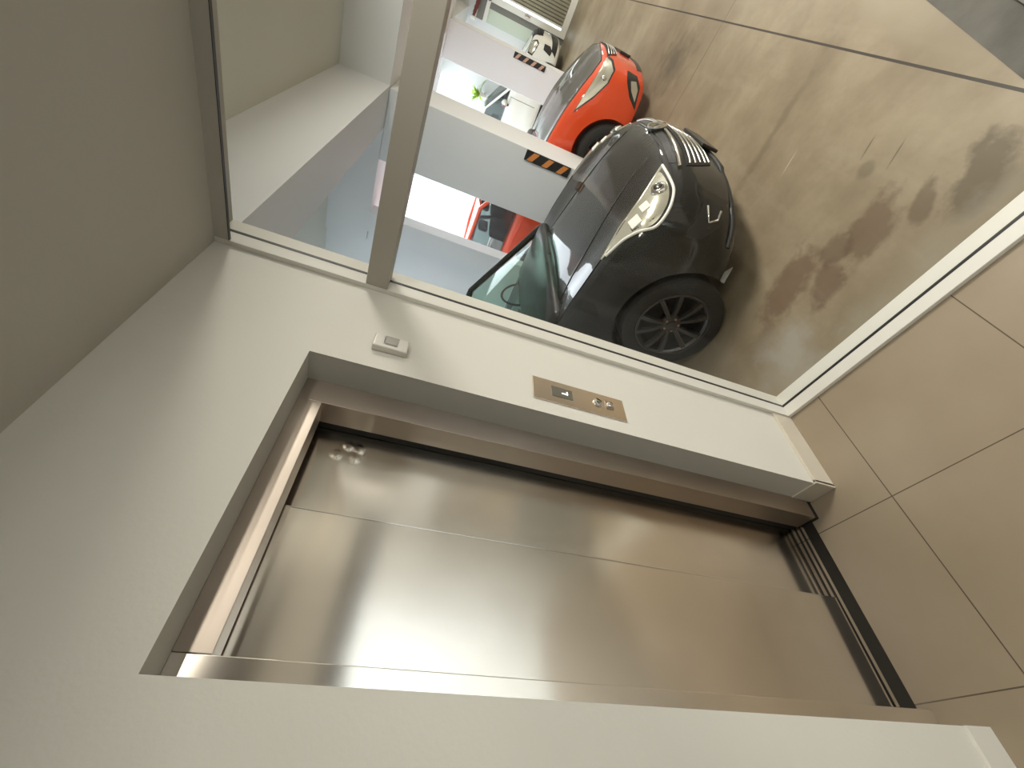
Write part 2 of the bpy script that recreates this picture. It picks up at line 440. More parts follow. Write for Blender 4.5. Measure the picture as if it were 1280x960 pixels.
# door panels
SX = .585
DENTS = [(.806, 2.018), (.846, 1.988), (.842, 1.955), (.809, 1.958)]
def panel(x0, x1, z0, z1, y, dents, warp):
    bm = bmesh.new(); nx, nz = 150, 200
    rows = []
    # denser rows near the dents
    zs = [z0 + (1.85 - z0) * i / 90 for i in range(90)] + [1.85 + (z1 - 1.85) * i / 110 for i in range(111)]
    xs = [x0 + (x1 - x0) * i / nx for i in range(nx + 1)]
    for z in zs:
        row = []
        for x in xs:
            d = 0.0
            for (cx, cz, r, a) in dents:
                q = ((x - cx)**2 + (z - cz)**2) / (r * r)
                if q < 9: d -= a * math.exp(-q * q) if a > 0 else a * math.exp(-q)
            if warp: d += warp(x, z)
            row.append(bm.verts.new((x, y + d, z)))
        rows.append(row)
    for i in range(len(zs) - 1):
        for j in range(nx):
            bm.faces.new((rows[i][j], rows[i][j + 1], rows[i + 1][j + 1], rows[i + 1][j]))
    # returns and back: a 40 mm deep pan
    def rim(vs, dx, dz):
        b = [bm.verts.new((v.co.x, y + .035, v.co.z)) for v in vs]
        for i in range(len(vs) - 1): bm.faces.new((vs[i], b[i], b[i + 1], vs[i + 1]))
    rim([r[0] for r in rows][::-1], 0, 0); rim([r[-1] for r in rows], 0, 0); rim(rows[0], 0, 0); rim(rows[-1][::-1], 0, 0)
    bmesh.ops.recalc_face_normals(bm, faces=bm.faces[:])
    return bm
def warp_r(x, z):
    w = .006 * math.exp(-((x - .79)**2 / .0065 + (z - 1.905)**2 / .006)) + .0016 * math.exp(-((x - .74)**2 / .006 + (z - 1.83)**2 / .004))
    w += .0009 * sin(z * 5.2 + x * 2) * .6 + .0006 * sin(x * 9 + z * 3)
    w += .0011 * math.exp(-((x - .70)**2 / .03 + (z - 1.62)**2 / .010))
    return w
def warp_l(x, z): return .0008 * sin(z * 4.1 + 1 + x * 3) + .0005 * sin(x * 8 + 2 * z)
dl = [(cx, cz, .016, .0022) for cx, cz in DENTS]
elo('door_panel', panel(SX - .05, .925, .012, 2.15, 1.228, dl, warp_r), M['steel'], 50, label='right steel panel with round dents near its upper corner')
elo('door_panel', panel(.17, SX, .012, 2.15, 1.188, [], warp_l), M['steel'], 50, label='left steel panel standing in front of the other')
bm = bmesh.new(); box(bm, (SX, 1.186, .012), (SX + .003, 1.224, 2.15), bev=.0008); elo('panel_edge', bm, M['chrome'], 40)
bm = bmesh.new(); box(bm, (.158, 1.125, -.01), (.967, 1.175, .001)); box(bm, (.158, 1.187, -.01), (.967, 1.196, .003)); box(bm, (.158, 1.210, -.01), (.967, 1.219, .003)); box(bm, (.158, 1.235, -.01), (.967, 1.33, .002)); box(bm, (.158, 1.12, -.01), (.967, 1.33, -.004))
elo('sill', bm, M['sill'])
bm = bmesh.new(); box(bm, (.158, 1.30, 0), (.967, 1.33, 2.2)); elo('backing_plate', bm, M['black'])

# ------------------------------------------------------------------ call panel and wall switch
cp = empty('call_panel', (1.083, WY, 1.232), label='stainless lift call plate with small display and button on the wall right of the lift', cat='call panel')
def cpo(name, bm, m, smooth=None):
    bmesh.ops.translate(bm, verts=bm.verts[:], vec=(-1.083, -WY, -1.232)); return obj(name, bm, m, cp, smooth)
cpo('faceplate', box(bmesh.new(), (1.027, WY - .005, 1.036), (1.139, WY, 1.428), bev=.002), M['steel_panel'], 40)
cpo('display', box(bmesh.new(), (1.060, WY - .0062, 1.266), (1.110, WY - .004, 1.353)), M['display'])
bm = bmesh.new(); box(bm, (1.080, WY - .0072, 1.286), (1.085, WY - .006, 1.311)); box(bm, (1.080, WY - .0072, 1.286), (1.096, WY - .006, 1.291)); cpo('floor_indicator', bm, M['digit'])
bm = lathe(bmesh.new(), [(.0215, 0), (.0215, -.004), (.0185, -.005), (.0185, -.002), (.017, -.002), (.017, -.006), (.0155, -.007)], 32, 'y', 0, (1.087, WY - .005, 1.155)); cpo('call_button', bm, M['chrome'], 35)
bm = bmesh.new()  # engraved arrow on the button
box(bm, (1.0855, WY - .0128, 1.146), (1.0885, WY - .0118, 1.160))
v = [bm.verts.new(p) for p in ((1.080, WY - .0125, 1.159), (1.094, WY - .0125, 1.159), (1.087, WY - .0125, 1.166))]; bm.faces.new(v)
cpo('arrow', bm, M['lamp_dark'])
bm = bmesh.new(); box(bm, (1.068, WY - .0075, 1.088), (1.110, WY - .004, 1.123), bev=.002); cpo('key_switch', bm, M['steel_frame'], 40)
bm = lathe(bmesh.new(), [(.013, 0), (.013, -.006), (.010, -.008)], 24, 'y', 0, (1.090, WY - .0075, 1.105)); cpo('key_barrel', bm, M['chrome'], 35)

sw = empty('wall_switch', (1.077, WY, 1.944), label='small grey metal wall switch box beside the top corner of the lift door', cat='switch')
def swo(name, bm, m, smooth=None):
    bmesh.ops.translate(bm, verts=bm.verts[:], vec=(-1.077, -WY, -1.944)); return obj(name, bm, m, sw, smooth)
bm = bmesh.new(); box(bm, (1.0455, WY - .025, 1.888), (1.1085, WY, 2.001), bev=.005, seg=3); swo('switch_box', bm, M['plate_alu'], 40)
bm = bmesh.new(); box(bm, (1.061, WY - .0258, 1.921), (1.101, WY - .02, 1.971), bev=.006, seg=3); swo('rocker_recess', bm, M['lamp_dark'], 40)
bm = bmesh.new(); box(bm, (1.063, WY - .0285, 1.923), (1.099, WY - .02, 1.966), bev=.005, seg=3); swo('rocker', bm, M['rocker'], 40)

# ------------------------------------------------------------------ car park shell
def st(name, boxes, m, bev=0):
    bm = bmesh.new()
    for a, b in boxes: box(bm, a, b, bev=bev)
    return structure(name, bm, m, smooth=40 if bev else None)
st('car_park_floor', [((1.50, -7, -.12), (14.9, 2.62, 0))], M['concrete'])
st('yard_ground', [((1.50, 2.62, -.12), (14.9, 10, -.005))], M['yard'])
CZ, BZ = 3.08, 2.635
st('car_park_ceiling', [((1.50, -7, CZ), (14.9, 2.62, CZ + .15)), ((1.50, 2.62, CZ), (4.66, 3.6, CZ + .15))], M['cpceil'])
st('beam_along_bays', [((1.50, 1.04, BZ), (4.60, 1.40, CZ)), ((5.20, 1.0, BZ), (9.6, 1.36, CZ)), ((10.2, .85, BZ), (14.9, 1.2, CZ))], M['cpwall'])
st('cross_beam', [((4.60, -7, BZ), (5.20, 2.62, CZ)), ((9.6, -7, BZ), (10.2, 2.62, CZ))], M['cpwall'])
C1 = (4.60, 5.22, 1.055, 1.70); C2 = (9.6, 10.15, .82, 1.40)
bm = bmesh.new(); box(bm, (C1[0], C1[2], 0), (C1[1], C1[3], BZ), bev=.012); structure('column', bm, M['cpwall'], smooth=40)
bm = bmesh.new(); box(bm, (C2[0], C2[2], 0), (C2[1], C2[3], BZ), bev=.012); structure('column', bm, M['cpwall'], smooth=40)
st('post', [((4.60, 2.27, 0), (4.80, 2.50, BZ))], M['cpwall'])
st('partition_wall', [((4.66, 2.50, 0), (4.78, 10, 6))], M['cpwall'])
st('building_wall', [((1.42, 1.45, 0), (1.62, 10, 6))], M['cpwall'])
st('end_wall', [((14.9, 1.0, 0), (15.1, 10, 3.6)), ((14.9, -7, 2.5), (15.1, 1.0, CZ)), ((14.9, -7, 0), (15.1, -1.6, 2.5))], M['cpwall'])
st('yard_wall', [((1.5, 9.8, 0), (14.9, 10, 3.6))], M['cpwall'])
st('aisle_wall', [((1.5, -7.2, 0), (14.9, -7, CZ))], M['cpwall'])
st('side_wall', [((1.36, -7.2, 0), (1.50, L0Y - .15, CZ)), ((1.37, -7.2, CEIL + .12), (1.50, 1.45, CZ + .15))], M['cpwall'])
st('street_wall', [((-14, -7.6, -.13), (1.3, -7.4, 7))], M['cpwall'])  # unseen wall added to keep bright sky out of the steel's reflection
st('street_ground', [((-40, -40, -.3), (40, 40, -.13))], M['yard'])
# dark and pale floor strips standing in for a reflection in the glass
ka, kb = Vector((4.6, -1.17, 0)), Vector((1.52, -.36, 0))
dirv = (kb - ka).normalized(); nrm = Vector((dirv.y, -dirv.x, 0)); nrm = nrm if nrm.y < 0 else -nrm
def reflection_strip(name, prof, m):
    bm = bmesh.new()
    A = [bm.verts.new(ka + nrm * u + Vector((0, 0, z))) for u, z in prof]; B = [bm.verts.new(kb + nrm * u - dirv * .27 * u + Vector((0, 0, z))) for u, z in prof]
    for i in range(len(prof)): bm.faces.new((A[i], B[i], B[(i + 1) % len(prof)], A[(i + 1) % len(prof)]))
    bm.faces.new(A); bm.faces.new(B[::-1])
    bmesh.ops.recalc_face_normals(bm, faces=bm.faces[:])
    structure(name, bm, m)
reflection_strip('drain_channel', [(.0, -.02), (0, .002), (.135, .002), (.135, -.02)], M['kerb'])
reflection_strip('kerb', [(.135, -.02), (.135, .03), (.15, .045), (.185, .045), (.19, -.02)], M['kerb_light'])
reflection_strip('ramp', [(.19, -.02), (.19, .04), (1.2, .14), (1.2, -.02)], M['kerb'])

# hazard strips on the column corners
def hazard(name, x, y0, y1, z0, z1, label, stripes, n):
    r = empty(name, (x, (y0 + y1) / 2, z0), label=label, cat='corner guard', group='corner guards on the car park columns')
    cy = (y0 + y1) / 2
    obj('rubber_strip', box(bmesh.new(), (-.012, y0 - cy, 0), (0, y1 - cy, z1 - z0), bev=.003), M['black'], r, 40)
    bm = bmesh.new(); h = z1 - z0; sw_ = h / n * .36
    for i in range(n):
        zc = h * (i + .5) / n; sl = sw_ * .9
        ps = [(y0 - cy + .008, zc - sw_ / 2 - sl / 2), (y0 - cy + .008, zc + sw_ / 2 - sl / 2), (y1 - cy - .008, zc + sw_ / 2 + sl / 2), (y1 - cy - .008, zc - sw_ / 2 + sl / 2)]
        lo = [bm.verts.new((-.0125, a, b)) for a, b in ps]; hi = [bm.verts.new((-.0145, a, b)) for a, b in ps]
        bm.faces.new(hi)
        for k in range(4): bm.faces.new((lo[k], lo[(k + 1) % 4], hi[(k + 1) % 4], hi[k]))
    bmesh.ops.recalc_face_normals(bm, faces=bm.faces[:])
    obj('stripe', bm, stripes, r)
hazard('corner_guard', C1[0], C1[2] + .005, C1[2] + .105, .78, 1.27, 'black and orange striped guard on the column behind the black car', M['orange'], 3)
hazard('corner_guard', C2[0], C2[2] + .005, C2[2] + .10, .80, 1.42, 'black guard with pale stripes on the column in front of the white car', M['pale_stripe'], 4)

# ------------------------------------------------------------------ cars (nose towards -y, origin on the ground under the front axle)
PROF = [(0, 'zt', 0), (.35, 'zt', -.004), (.62, 'zt', -.016), (.80, 'mid', 0), (.90, 'zs', .012), (.955, 'zs', -.018), (.985, 'zs', -.09), (1.0, 'zs', -.22), (1.0, 'abs', .50), (.985, 'abs', .36), (.965, 'zb', .07), (.93, 'zb', .015), (.86, 'zb', 0), (.4, 'zb', 0), (0, 'zb', 0)]
def body_section(zt, zs, half, zb):
    pts = []
    for fx, k, d in PROF:
        if k == 'zt': z = zt + d
        elif k == 'mid': z = (zt + zs) / 2 + .004
        elif k == 'zs': z = zs + d
        elif k == 'zb': z = zb + d
        else: z = max(zb + .08 + (d - .36) * .6, min(d, zs - .24))
        pts.append((fx * half, z))
    # keep heights ordered
    for i in range(1, len(pts)):
        if pts[i][1] > pts[i - 1][1] and i > 5: pts[i] = (pts[i][0], pts[i - 1][1])
    # chord-length resample
    L = [0]
    for a, b in zip(pts, pts[1:]): L.append(L[-1] + math.hypot(b[0] - a[0], b[1] - a[1]) + .02)
    n = 44; out = []
    for i in range(n + 1):
        s = L[-1] * i / n
        out.append((max(0, interp(L, [p[0] for p in pts], s)), interp(L, [p[1] for p in pts], s)))
    return out

def make_body(S, parent, mats, arch_r, wheelbase, bow, nose_bow_len, arch_x):
    ys = [s[0] for s in S]; cols = list(zip(*S))
    y0, y1 = ys[0], ys[-1]
    st_ = []
    n1 = 26
    for i in range(n1): st_.append(y0 + .42 * (1 - cos(pi / 2 * i / n1)))
    k = 70
    for i in range(k + 1): st_.append(y0 + .42 + (y1 - y0 - .42) * i / k)
    bm = bmesh.new(); rings = []
    W = max(cols[3])
    for y in st_:
        zt, zs, half, zb = [interp(ys, cols[c], y) for c in (1, 2, 3, 4)]
        sec = body_section(zt, zs, half, zb)
        fade = max(0.0, 1 - (y - y0) / nose_bow_len) ** 1.3
        ring = []
        for x, z in sec: ring.append((x, y + bow * fade * (x / W) ** 2.3, z))
        full = ring + [(-x, yy, z) for x, yy, z in ring[-2:0:-1]]
        rings.append([bm.verts.new(p) for p in full])
    n = len(rings[0])
    for A, B in zip(rings, rings[1:]):
        for j in range(n): bm.faces.new((A[j], A[(j + 1) % n], B[(j + 1) % n], B[j]))
    h = n // 2
    for R_ in (rings[0], rings[-1]):
        for j in range(h):
            a, b, c, d = R_[j], R_[(j + 1) % n], R_[h - 1 - j], R_[h - j]
            break
        # vertical strips between the upper and lower halves of each side
        for side in (0, 1):
            idx = list(range(0, h + 1)) if side == 0 else [0] + list(range(n - 1, h - 1, -1))
            m_ = len(idx) - 1
            for q in range(m_ // 2):
                vs = [R_[idx[q]], R_[idx[q + 1]], R_[idx[m_ - q - 1]], R_[idx[m_ - q]]]
                u = []
                for v in vs:
                    if v not in u: u.append(v)
                if len(u) > 2:
                    try: bm.faces.new(u)
                    except ValueError: pass
    bmesh.ops.remove_doubles(bm, verts=bm.verts[:], dist=1e-5)
    bmesh.ops.recalc_face_normals(bm, faces=bm.faces[:])
    bvh = BVHTree.FromBMesh(bm)
    o = obj('body_shell', bm, mats, parent)
    # wheel arches: boolean cut, applied, cutters removed
    cut = bmesh.new()
    for yc in (0, wheelbase):
        for sx in (-1, 1):
            c2 = bmesh.new(); cyl(c2, (sx * arch_x, yc, .34), (sx * 1.15, yc, .34), arch_r, 48)
            bmesh.ops.recalc_face_normals(c2, faces=c2.faces[:])
            me = bpy.data.meshes.new('t'); c2.to_mesh(me); c2.free(); cut.from_mesh(me); bpy.data.meshes.remove(me)
    cm = bpy.data.meshes.new('t'); cut.to_mesh(cm); cut.free(); cm.materials.append(mats[1])
    co_ = bpy.data.objects.new('t', cm); COL.objects.link(co_); co_.matrix_world = o.matrix_world
    md = o.modifiers.new('b', 'BOOLEAN'); md.operation = 'DIFFERENCE'; md.solver = 'EXACT'; md.object = co_
    par = o.parent; o.parent = None
    bpy.context.view_layer.update()
    dg = bpy.context.evaluated_depsgraph_get()
    nm = bpy.data.meshes.new_from_object(o.evaluated_get(dg))
    o.modifiers.clear(); o.data = nm; o.parent = par
    bpy.data.objects.remove(co_); bpy.data.meshes.remove(cm)
    b2 = bmesh.new(); b2.from_mesh(nm)
    for f in b2.faces:
        f.smooth = True; c = f.calc_center_median()
        f.material_index = 0
        for yc in (0, wheelbase):
            rr = math.hypot(c.y - yc, c.z - .34)
            if rr < arch_r + .004 and abs(c.x) < W * .985 and (abs(c.x) < arch_x + .01 or abs(f.normal.x) < .3) and c.z > .12 and abs(c.x) > arch_x - .02:
                if rr > arch_r - .02 or abs(abs(c.x) - arch_x) < .01: f.material_index = 1
        if c.z < interp(ys, cols[4], c.y) + .02: f.material_index = 1
    for e in b2.edges:
        if len(e.link_faces) == 2: e.smooth = e.calc_face_angle(0) < radians(32)
    b2.to_mesh(nm); b2.free()
    nm.materials.clear()
    for m in mats: nm.materials.append(m)
    return o, bvh

def surf(bvh, p, d):
    d = Vector(d).normalized(); p = Vector(p)
    h = bvh.ray_cast(p - d * 4, d)
    return (h[0], h[1]) if h[0] else (p, -d)

def patch(name, bvh, outline, d, off, m, parent, mirror=False, depth=.012, fine=.03, label=None):
    """a panel that lies on the body: 3-D outline points, projected along d"""
    d = Vector(d).normalized()
    a = d.cross(Vector((0, 0, 1)))
    if a.length < .1: a = Vector((1, 0, 0))
    a.normalize(); b = a.cross(d).normalized()
    P2 = [(Vector(p).dot(a), Vector(p).dot(b)) for p in outline]
    # densify the outline
    D = []
    for (x0, y0), (x1, y1) in zip(P2, P2[1:] + P2[:1]):
        n = max(1, int(math.hypot(x1 - x0, y1 - y0) / fine))
        for i in range(n): D.append((x0 + (x1 - x0) * i / n, y0 + (y1 - y0) * i / n))
    bm = bmesh.new()
    vs = [bm.verts.new((x, y, 0)) for x, y in D]
    es = [bm.edges.new((vs[i], vs[(i + 1) % len(vs)])) for i in range(len(vs))]
    bmesh.ops.triangle_fill(bm, use_beauty=True, edges=es)
    for _ in range(6):
        long = [e for e in bm.edges if e.calc_length() > fine * 1.6]
        if not long: break
        bmesh.ops.subdivide_edges(bm, edges=long, cuts=1)
        bmesh.ops.triangulate(bm, faces=[f for f in bm.faces if len(f.verts) > 3])
    bound = [v for v in bm.verts if v.is_boundary]
    base = Vector(outline[0]); c0 = d * base.dot(d)
    info = {}
    for v in bm.verts:
        q = a * v.co.x + b * v.co.y + c0
        p, nrm = surf(bvh, q, d)
        if nrm.dot(d) > 0: nrm = -nrm
        info[v] = (p, nrm)
    fs = bm.faces[:]
    ext = bmesh.ops.extrude_face_region(bm, geom=fs)
    top = {}
    newv = [g for g in ext['geom'] if isinstance(g, bmesh.types.BMVert)]
    oldpos = {(round(v.co.x, 6), round(v.co.y, 6)): i for v, i in info.items()}
    for v in newv:
        p, nrm = oldpos[(round(v.co.x, 6), round(v.co.y, 6))]; v.co = p + nrm * off
    for v, (p, nrm) in info.items():
        if v.is_valid: v.co = p + nrm * (off - depth)
    bmesh.ops.recalc_face_normals(bm, faces=bm.faces[:])
    if mirror:
        for v in bm.verts: v.co.x = -v.co.x
        bmesh.ops.reverse_faces(bm, faces=bm.faces[:])
    o = obj(name, bm, m, parent, 42)
    if label: o['label'] = label
    return o

def line_on(bm, bvh, pts, d, off, r, mirror=False, n=6, fine=.03, mi=0):
    out = []
    for p, q in zip(pts, pts[1:]):
        p, q = Vector(p), Vector(q); k = max(1, int((q - p).length / fine))
        for i in range(k): out.append(p.lerp(q, i / k))
    out.append(Vector(pts[-1]))
    res = []
    for p in out:
        s, nrm = surf(bvh, p, d)
        if nrm.dot(Vector(d)) > 0: nrm = -nrm
        s = s + nrm * off
        res.append(Vector((-s.x, s.y, s.z)) if mirror else s)
    tube(bm, res, r, n, mi)

def smooth_loop(pts, n=6):
    """closed Catmull-Rom through 3-D points"""
    P = [Vector(p) for p in pts]; k = len(P); out = []
    for i in range(k):
        p0, p1, p2, p3 = P[i - 1], P[i], P[(i + 1) % k], P[(i + 2) % k]
        for j in range(n):
            t = j / n
            out.append(.5 * ((2 * p1) + (p2 - p0) * t + (2*p0 - 5*p1 + 4*p2 - p3) * t*t + (-p0 + 3*p1 - 3*p2 + p3) * t**3))
    return out

def make_wheel(parent, name, x, y, r, side, spokes=5, width=.21, detail=True, rimm='rim'):
    """tyre > rim, spokes, hub cap, lug nuts; outer face on side (-1 = right side of the car)"""
    s = side
    bm = bmesh.new(); ri = r * .70; hw = width / 2
    prof = [(ri, -hw * .86), (ri + .012, -hw * .97), (r * .88, -hw), (r * .965, -hw * .90), (r, -hw * .66), (r, hw * .66), (r * .965, hw * .90), (r * .88, hw), (ri + .012, hw * .97), (ri, hw * .86)]
    lathe(bm, [(a, h) for a, h in prof], 56, 'x', close=True)
    cx = x - s * hw
    w = obj(name, bm, M['rubber'], parent, 30, (cx, y, r))
    bm = bmesh.new()
    o_ = s * hw
    lathe(bm, [(ri + .002, o_ * .80), (ri + .004, o_ * .92), (ri - .008, o_ * .94), (ri - .02, o_ * .80), (ri - .03, o_ * .2), (ri - .03, -o_ * .8), (ri, -o_ * .8)], 56, 'x', close=True)
    obj('rim', bm, M[rimm], w, 30)
    bm = bmesh.new(); lathe(bm, [(ri - .028, 0), (ri - .028, -o_ * .1), (.05, -o_ * .1), (.05, 0)], 40, 'x', close=True); obj('brake_disc', bm, M['hubdark'], w, 30)
    bm = bmesh.new()
    for k in range(spokes):
        for dlt in (-.16, .16):
            a0 = 2 * pi * k / spokes + dlt * .9; a1 = 2 * pi * k / spokes + dlt * 1.7
            p0 = Vector((o_ * .66, .035 * cos(a0), .035 * sin(a0))); p1 = Vector((o_ * .86, (ri - .012) * cos(a1), (ri - .012) * sin(a1)))
            tn = Vector((0, -sin(a1), cos(a1)))
            rows = []
            for i in range(7):
                t = i / 6; c = p0.lerp(p1, t) + Vector((o_ * .14 * sin(pi * t), 0, 0)); wd = .012 + .007 * t; dp = .016
                rows.append([bm.verts.new(c + tn * wd * .75 + Vector((s * dp * .4, 0, 0))), bm.verts.new(c - tn * wd * .75 + Vector((s * dp * .4, 0, 0))), bm.verts.new(c - tn * wd - Vector((s * dp, 0, 0))), bm.verts.new(c + tn * wd - Vector((s * dp, 0, 0)))])
            for A, B in zip(rows, rows[1:]):
                for j in range(4): bm.faces.new((A[j], A[(j + 1) % 4], B[(j + 1) % 4], B[j]))
            bm.faces.new(rows[0]); bm.faces.new(rows[-1][::-1])
    bmesh.ops.recalc_face_normals(bm, faces=bm.faces[:])
    obj('spokes', bm, M[rimm], w, 30)
    bm = bmesh.new(); lathe(bm, [(.066, o_ * .52), (.066, o_ * .70), (.058, o_ * .76), (.030, o_ * .78), (.028, o_ * .86), (.02, o_ * .88)], 30, 'x'); obj('hub', bm, M[rimm], w, 30)
    if detail:
        for k in range(5):
            a = 2 * pi * (k + .5) / 5
            bm = bmesh.new(); c = Vector((o_ * .74, .046 * cos(a), .046 * sin(a)))
            cyl(bm, c, c + Vector((o_ * .10, 0, 0)), .0075, 6); obj('lug_nut', bm, M['copper'], w)
    return w

def shield(name, C, m, parent, bx=0, by=0, bz=0, nu=16, nv=12, thick=.006):
    """curved quad through 4 corners (BL, BR, TR, TL); bulges by (bx,by,bz) at the middle"""
    C = [Vector(c) for c in C]
    def fn(u, v):
        p = C[0].lerp(C[1], u).lerp(C[3].lerp(C[2], u), v)
        k = 4 * u * (1 - u); q = 4 * v * (1 - v)
        return p + Vector((bx * q, by * k, bz * k))
    bm = bmesh.new(); gridsurf(bm, fn, nu, nv, thick=thick)
    bmesh.ops.recalc_face_normals(bm, faces=bm.faces[:])
    return obj(name, bm, m, parent, 50)

def greenhouse(car, paint, G, gmat, side_mat=None):
    """windshield, roof, side windows, rear window, pillars; G gives the corner points of the left (+x) side"""
    mir = lambda p: (-p[0], p[1], p[2])
    A0, A1, B1, C1_, C0, S0, D0 = G['A0'], G['A1'], G['B1'], G['C1'], G['C0'], G['S0'], G['D0']
    shield('windshield', [mir(A0), A0, A1, mir(A1)], gmat, car, by=-G.get('wbow', .16), bz=.0)
    shield('roof', [mir(A1), A1, C1_, mir(C1_)], paint, car, bz=.045, thick=.03)
    shield('rear_window', [mir(C0), C0, C1_, mir(C1_)], gmat, car, by=.12)
    for sx in (1, -1):
        f = (lambda p: p) if sx > 0 else mir
        shield('side_window', [f(S0), f(D0), f(B1), f(A1)], side_mat or gmat, car, bx=sx * .02)
        shield('rear_side_window', [f(D0), f(C0), f(C1_), f(B1)], side_mat or gmat, car, bx=sx * .02)
        for nm, pts, r in (('front_pillar', [A0, tuple(Vector(A0).lerp(Vector(A1), .5)), A1, B1, C1_], [.034, .03, .028, .026, .03]), ('door_pillar', [D0, B1], .028), ('rear_pillar', [C0, C1_], .05)):
            bm = bmesh.new(); tube(bm, [f(p) for p in pts], r, 10); obj(nm, bm, paint if nm != 'door_pillar' else M['black'], car, 60)
    # cabin tub up to the windows
    bm = bmesh.new()
    def belt(p, q): return None
    # dashboard and seats
    y = A0[1]; z = A0[2]
    bm = bmesh.new(); box(bm, (-abs(A0[0]) + .06, y - .08, z - .04), (abs(A0[0]) - .06, y + .50, z + .05), bev=.04); obj('dashboard', bm, M['dark_plastic'], car, 50)
    for sx in (1, -1):
        bm = bmesh.new(); box(bm, (sx * .36 - .24, y + .98, z - .1), (sx * .36 + .24, y + 1.12, z + .22), bev=.05); box(bm, (sx * .36 - .13, y + 1.04, z + .24), (sx * .36 + .13, y + 1.12, z + .38), bev=.035)
        obj('front_seat', bm, M['seat'], car, 50)
    bm = bmesh.new()
    lathe(bm, [(.185, -.012), (.197, 0), (.185, .012), (.173, 0)], 28, 'y', close=True)
    box(bm, (-.17, -.01, -.02), (.17, .01, .02)); box(bm, (-.02, -.01, -.17), (.02, .01, .02))
    o = obj('steering_wheel', bm, M['dark_plastic'], car, 50, (.36, y + .50, z + .02)); o.rotation_euler = (radians(-25), 0, 0)
    bm = bmesh.new(); box(bm, (-.12, A1[1] + .02, A1[2] - .09), (.12, A1[1] + .05, A1[2] - .025), bev=.012); obj('rear_view_mirror', bm, M['black'], car, 50)

def mirror_part(car, paint, p, s):
    bm = bmesh.new(); r = bmesh.ops.create_uvsphere(bm, u_segments=20, v_segments=12, radius=1)
    for v in bm.verts:
        q = v.co; yy = q.y if q.y < 0 else q.y * .35
        v.co = Vector((q.x * .115, yy * .10, q.z * .075 * (1.05 - .2 * q.x * s)))
    m_ = obj('wing_mirror', bm, paint, car, 50, p)
    bm = bmesh.new(); box(bm, (-.1, .035, -.055), (.1, .042, .055), bev=.01); obj('mirror_glass', bm, M['chrome'], m_, 40)
    bm = bmesh.new(); tube(bm, [(-s * .04, 0, -.05), (-s * .13, .02, -.10)], [.028, .035], 8); obj('mirror_arm', bm, M['black'], m_, 50)

def plate(car, y, z, x=0):
    bm = bmesh.new(); box(bm, (x - .2, y - .006, z - .065), (x + .2, y + .006, z + .065), bev=.004); obj('number_plate_holder', bm, M['dark_plastic'], car, 40)

# ---- black car beside the window
K = Vector((3.05, 1.11, 0))
car = empty('car', K, label='black hatchback parked just beyond the window, nearest of the cars', cat='car', group='cars in the parking bays')
S_BLACK = [  # y, hood centre z, shoulder z, half width, bottom z
    (-.845, .68, .61, .64, .46), (-.83, .735, .665, .71, .38), (-.77, .80, .745, .785, .30), (-.65, .85, .82, .845, .245), (-.43, .90, .885, .875, .205), (-.10, .945, .935, .885, .175),
    (.22, .98, .972, .885, .17), (.6, .992, .982, .885, .17), (1.6, .995, .985, .885, .17), (2.4, 1.0, .985, .875, .18), (2.9, .99, .96, .84, .22), (3.08, .95, .90, .78, .30), (3.12, .9, .84, .72, .36)]
body, BV = make_body(S_BLACK, car, [M['paint_black'], M['black']], .375, 2.55, .26, .75, .58)
BLACK_BVH = BV
greenhouse(car, M['paint_black'], dict(A0=(.80, .34, .985), A1=(.60, 1.12, 1.43), B1=(.60, 1.75, 1.46), C1=(.56, 2.55, 1.40), C0=(.70, 2.92, 1.0), S0=(.84, .62, .99), D0=(.845, 1.72, 1.0)), M['carglass'])
for sx, yy in ((-1, 0), (1, 0), (-1, 2.55), (1, 2.55)): make_wheel(car, 'wheel', sx * .888, yy, .33, sx)
DB = (.90, .16, -.40)
HL = [(-.743,-.187,.933),(-.651,-.369,.896),(-.59,-.535,.851),(-.512,-.655,.812),(-.462,-.718,.786),(-.532,-.717,.765),(-.622,-.693,.745),(-.703,-.648,.739),(-.761,-.593,.75),(-.808,-.524,.774),(-.82,-.473,.809),(-.81,-.419,.86),(-.787,-.33,.903)]
DRL = [(-.462,-.718,.786),(-.602,-.693,.76),(-.68,-.661,.741),(-.764,-.59,.749),(-.818,-.5,.786),(-.809,-.442,.848),(-.789,-.359,.895),(-.761,-.226,.926)]
UPP = [(-.743,-.187,.933),(-.651,-.369,.896),(-.59,-.535,.851),(-.462,-.718,.786)]
def smooth_open(pts, n=5):
    P = [Vector(p) for p in pts]; P = [P[0] * 2 - P[1]] + P + [P[-1] * 2 - P[-2]]; out = []
    for i in range(1, len(P) - 2):
        for j in range(n):
            t = j / n; p0, p1, p2, p3 = P[i - 1:i + 3]
            out.append(.5 * ((2 * p1) + (p2 - p0) * t + (2*p0 - 5*p1 + 4*p2 - p3) * t*t + (-p0 + 3*p1 - 3*p2 + p3) * t**3))
    return out + [P[-2]]
HL = [tuple(p) for p in smooth_loop(HL, 4)]; DRL = smooth_open(DRL)
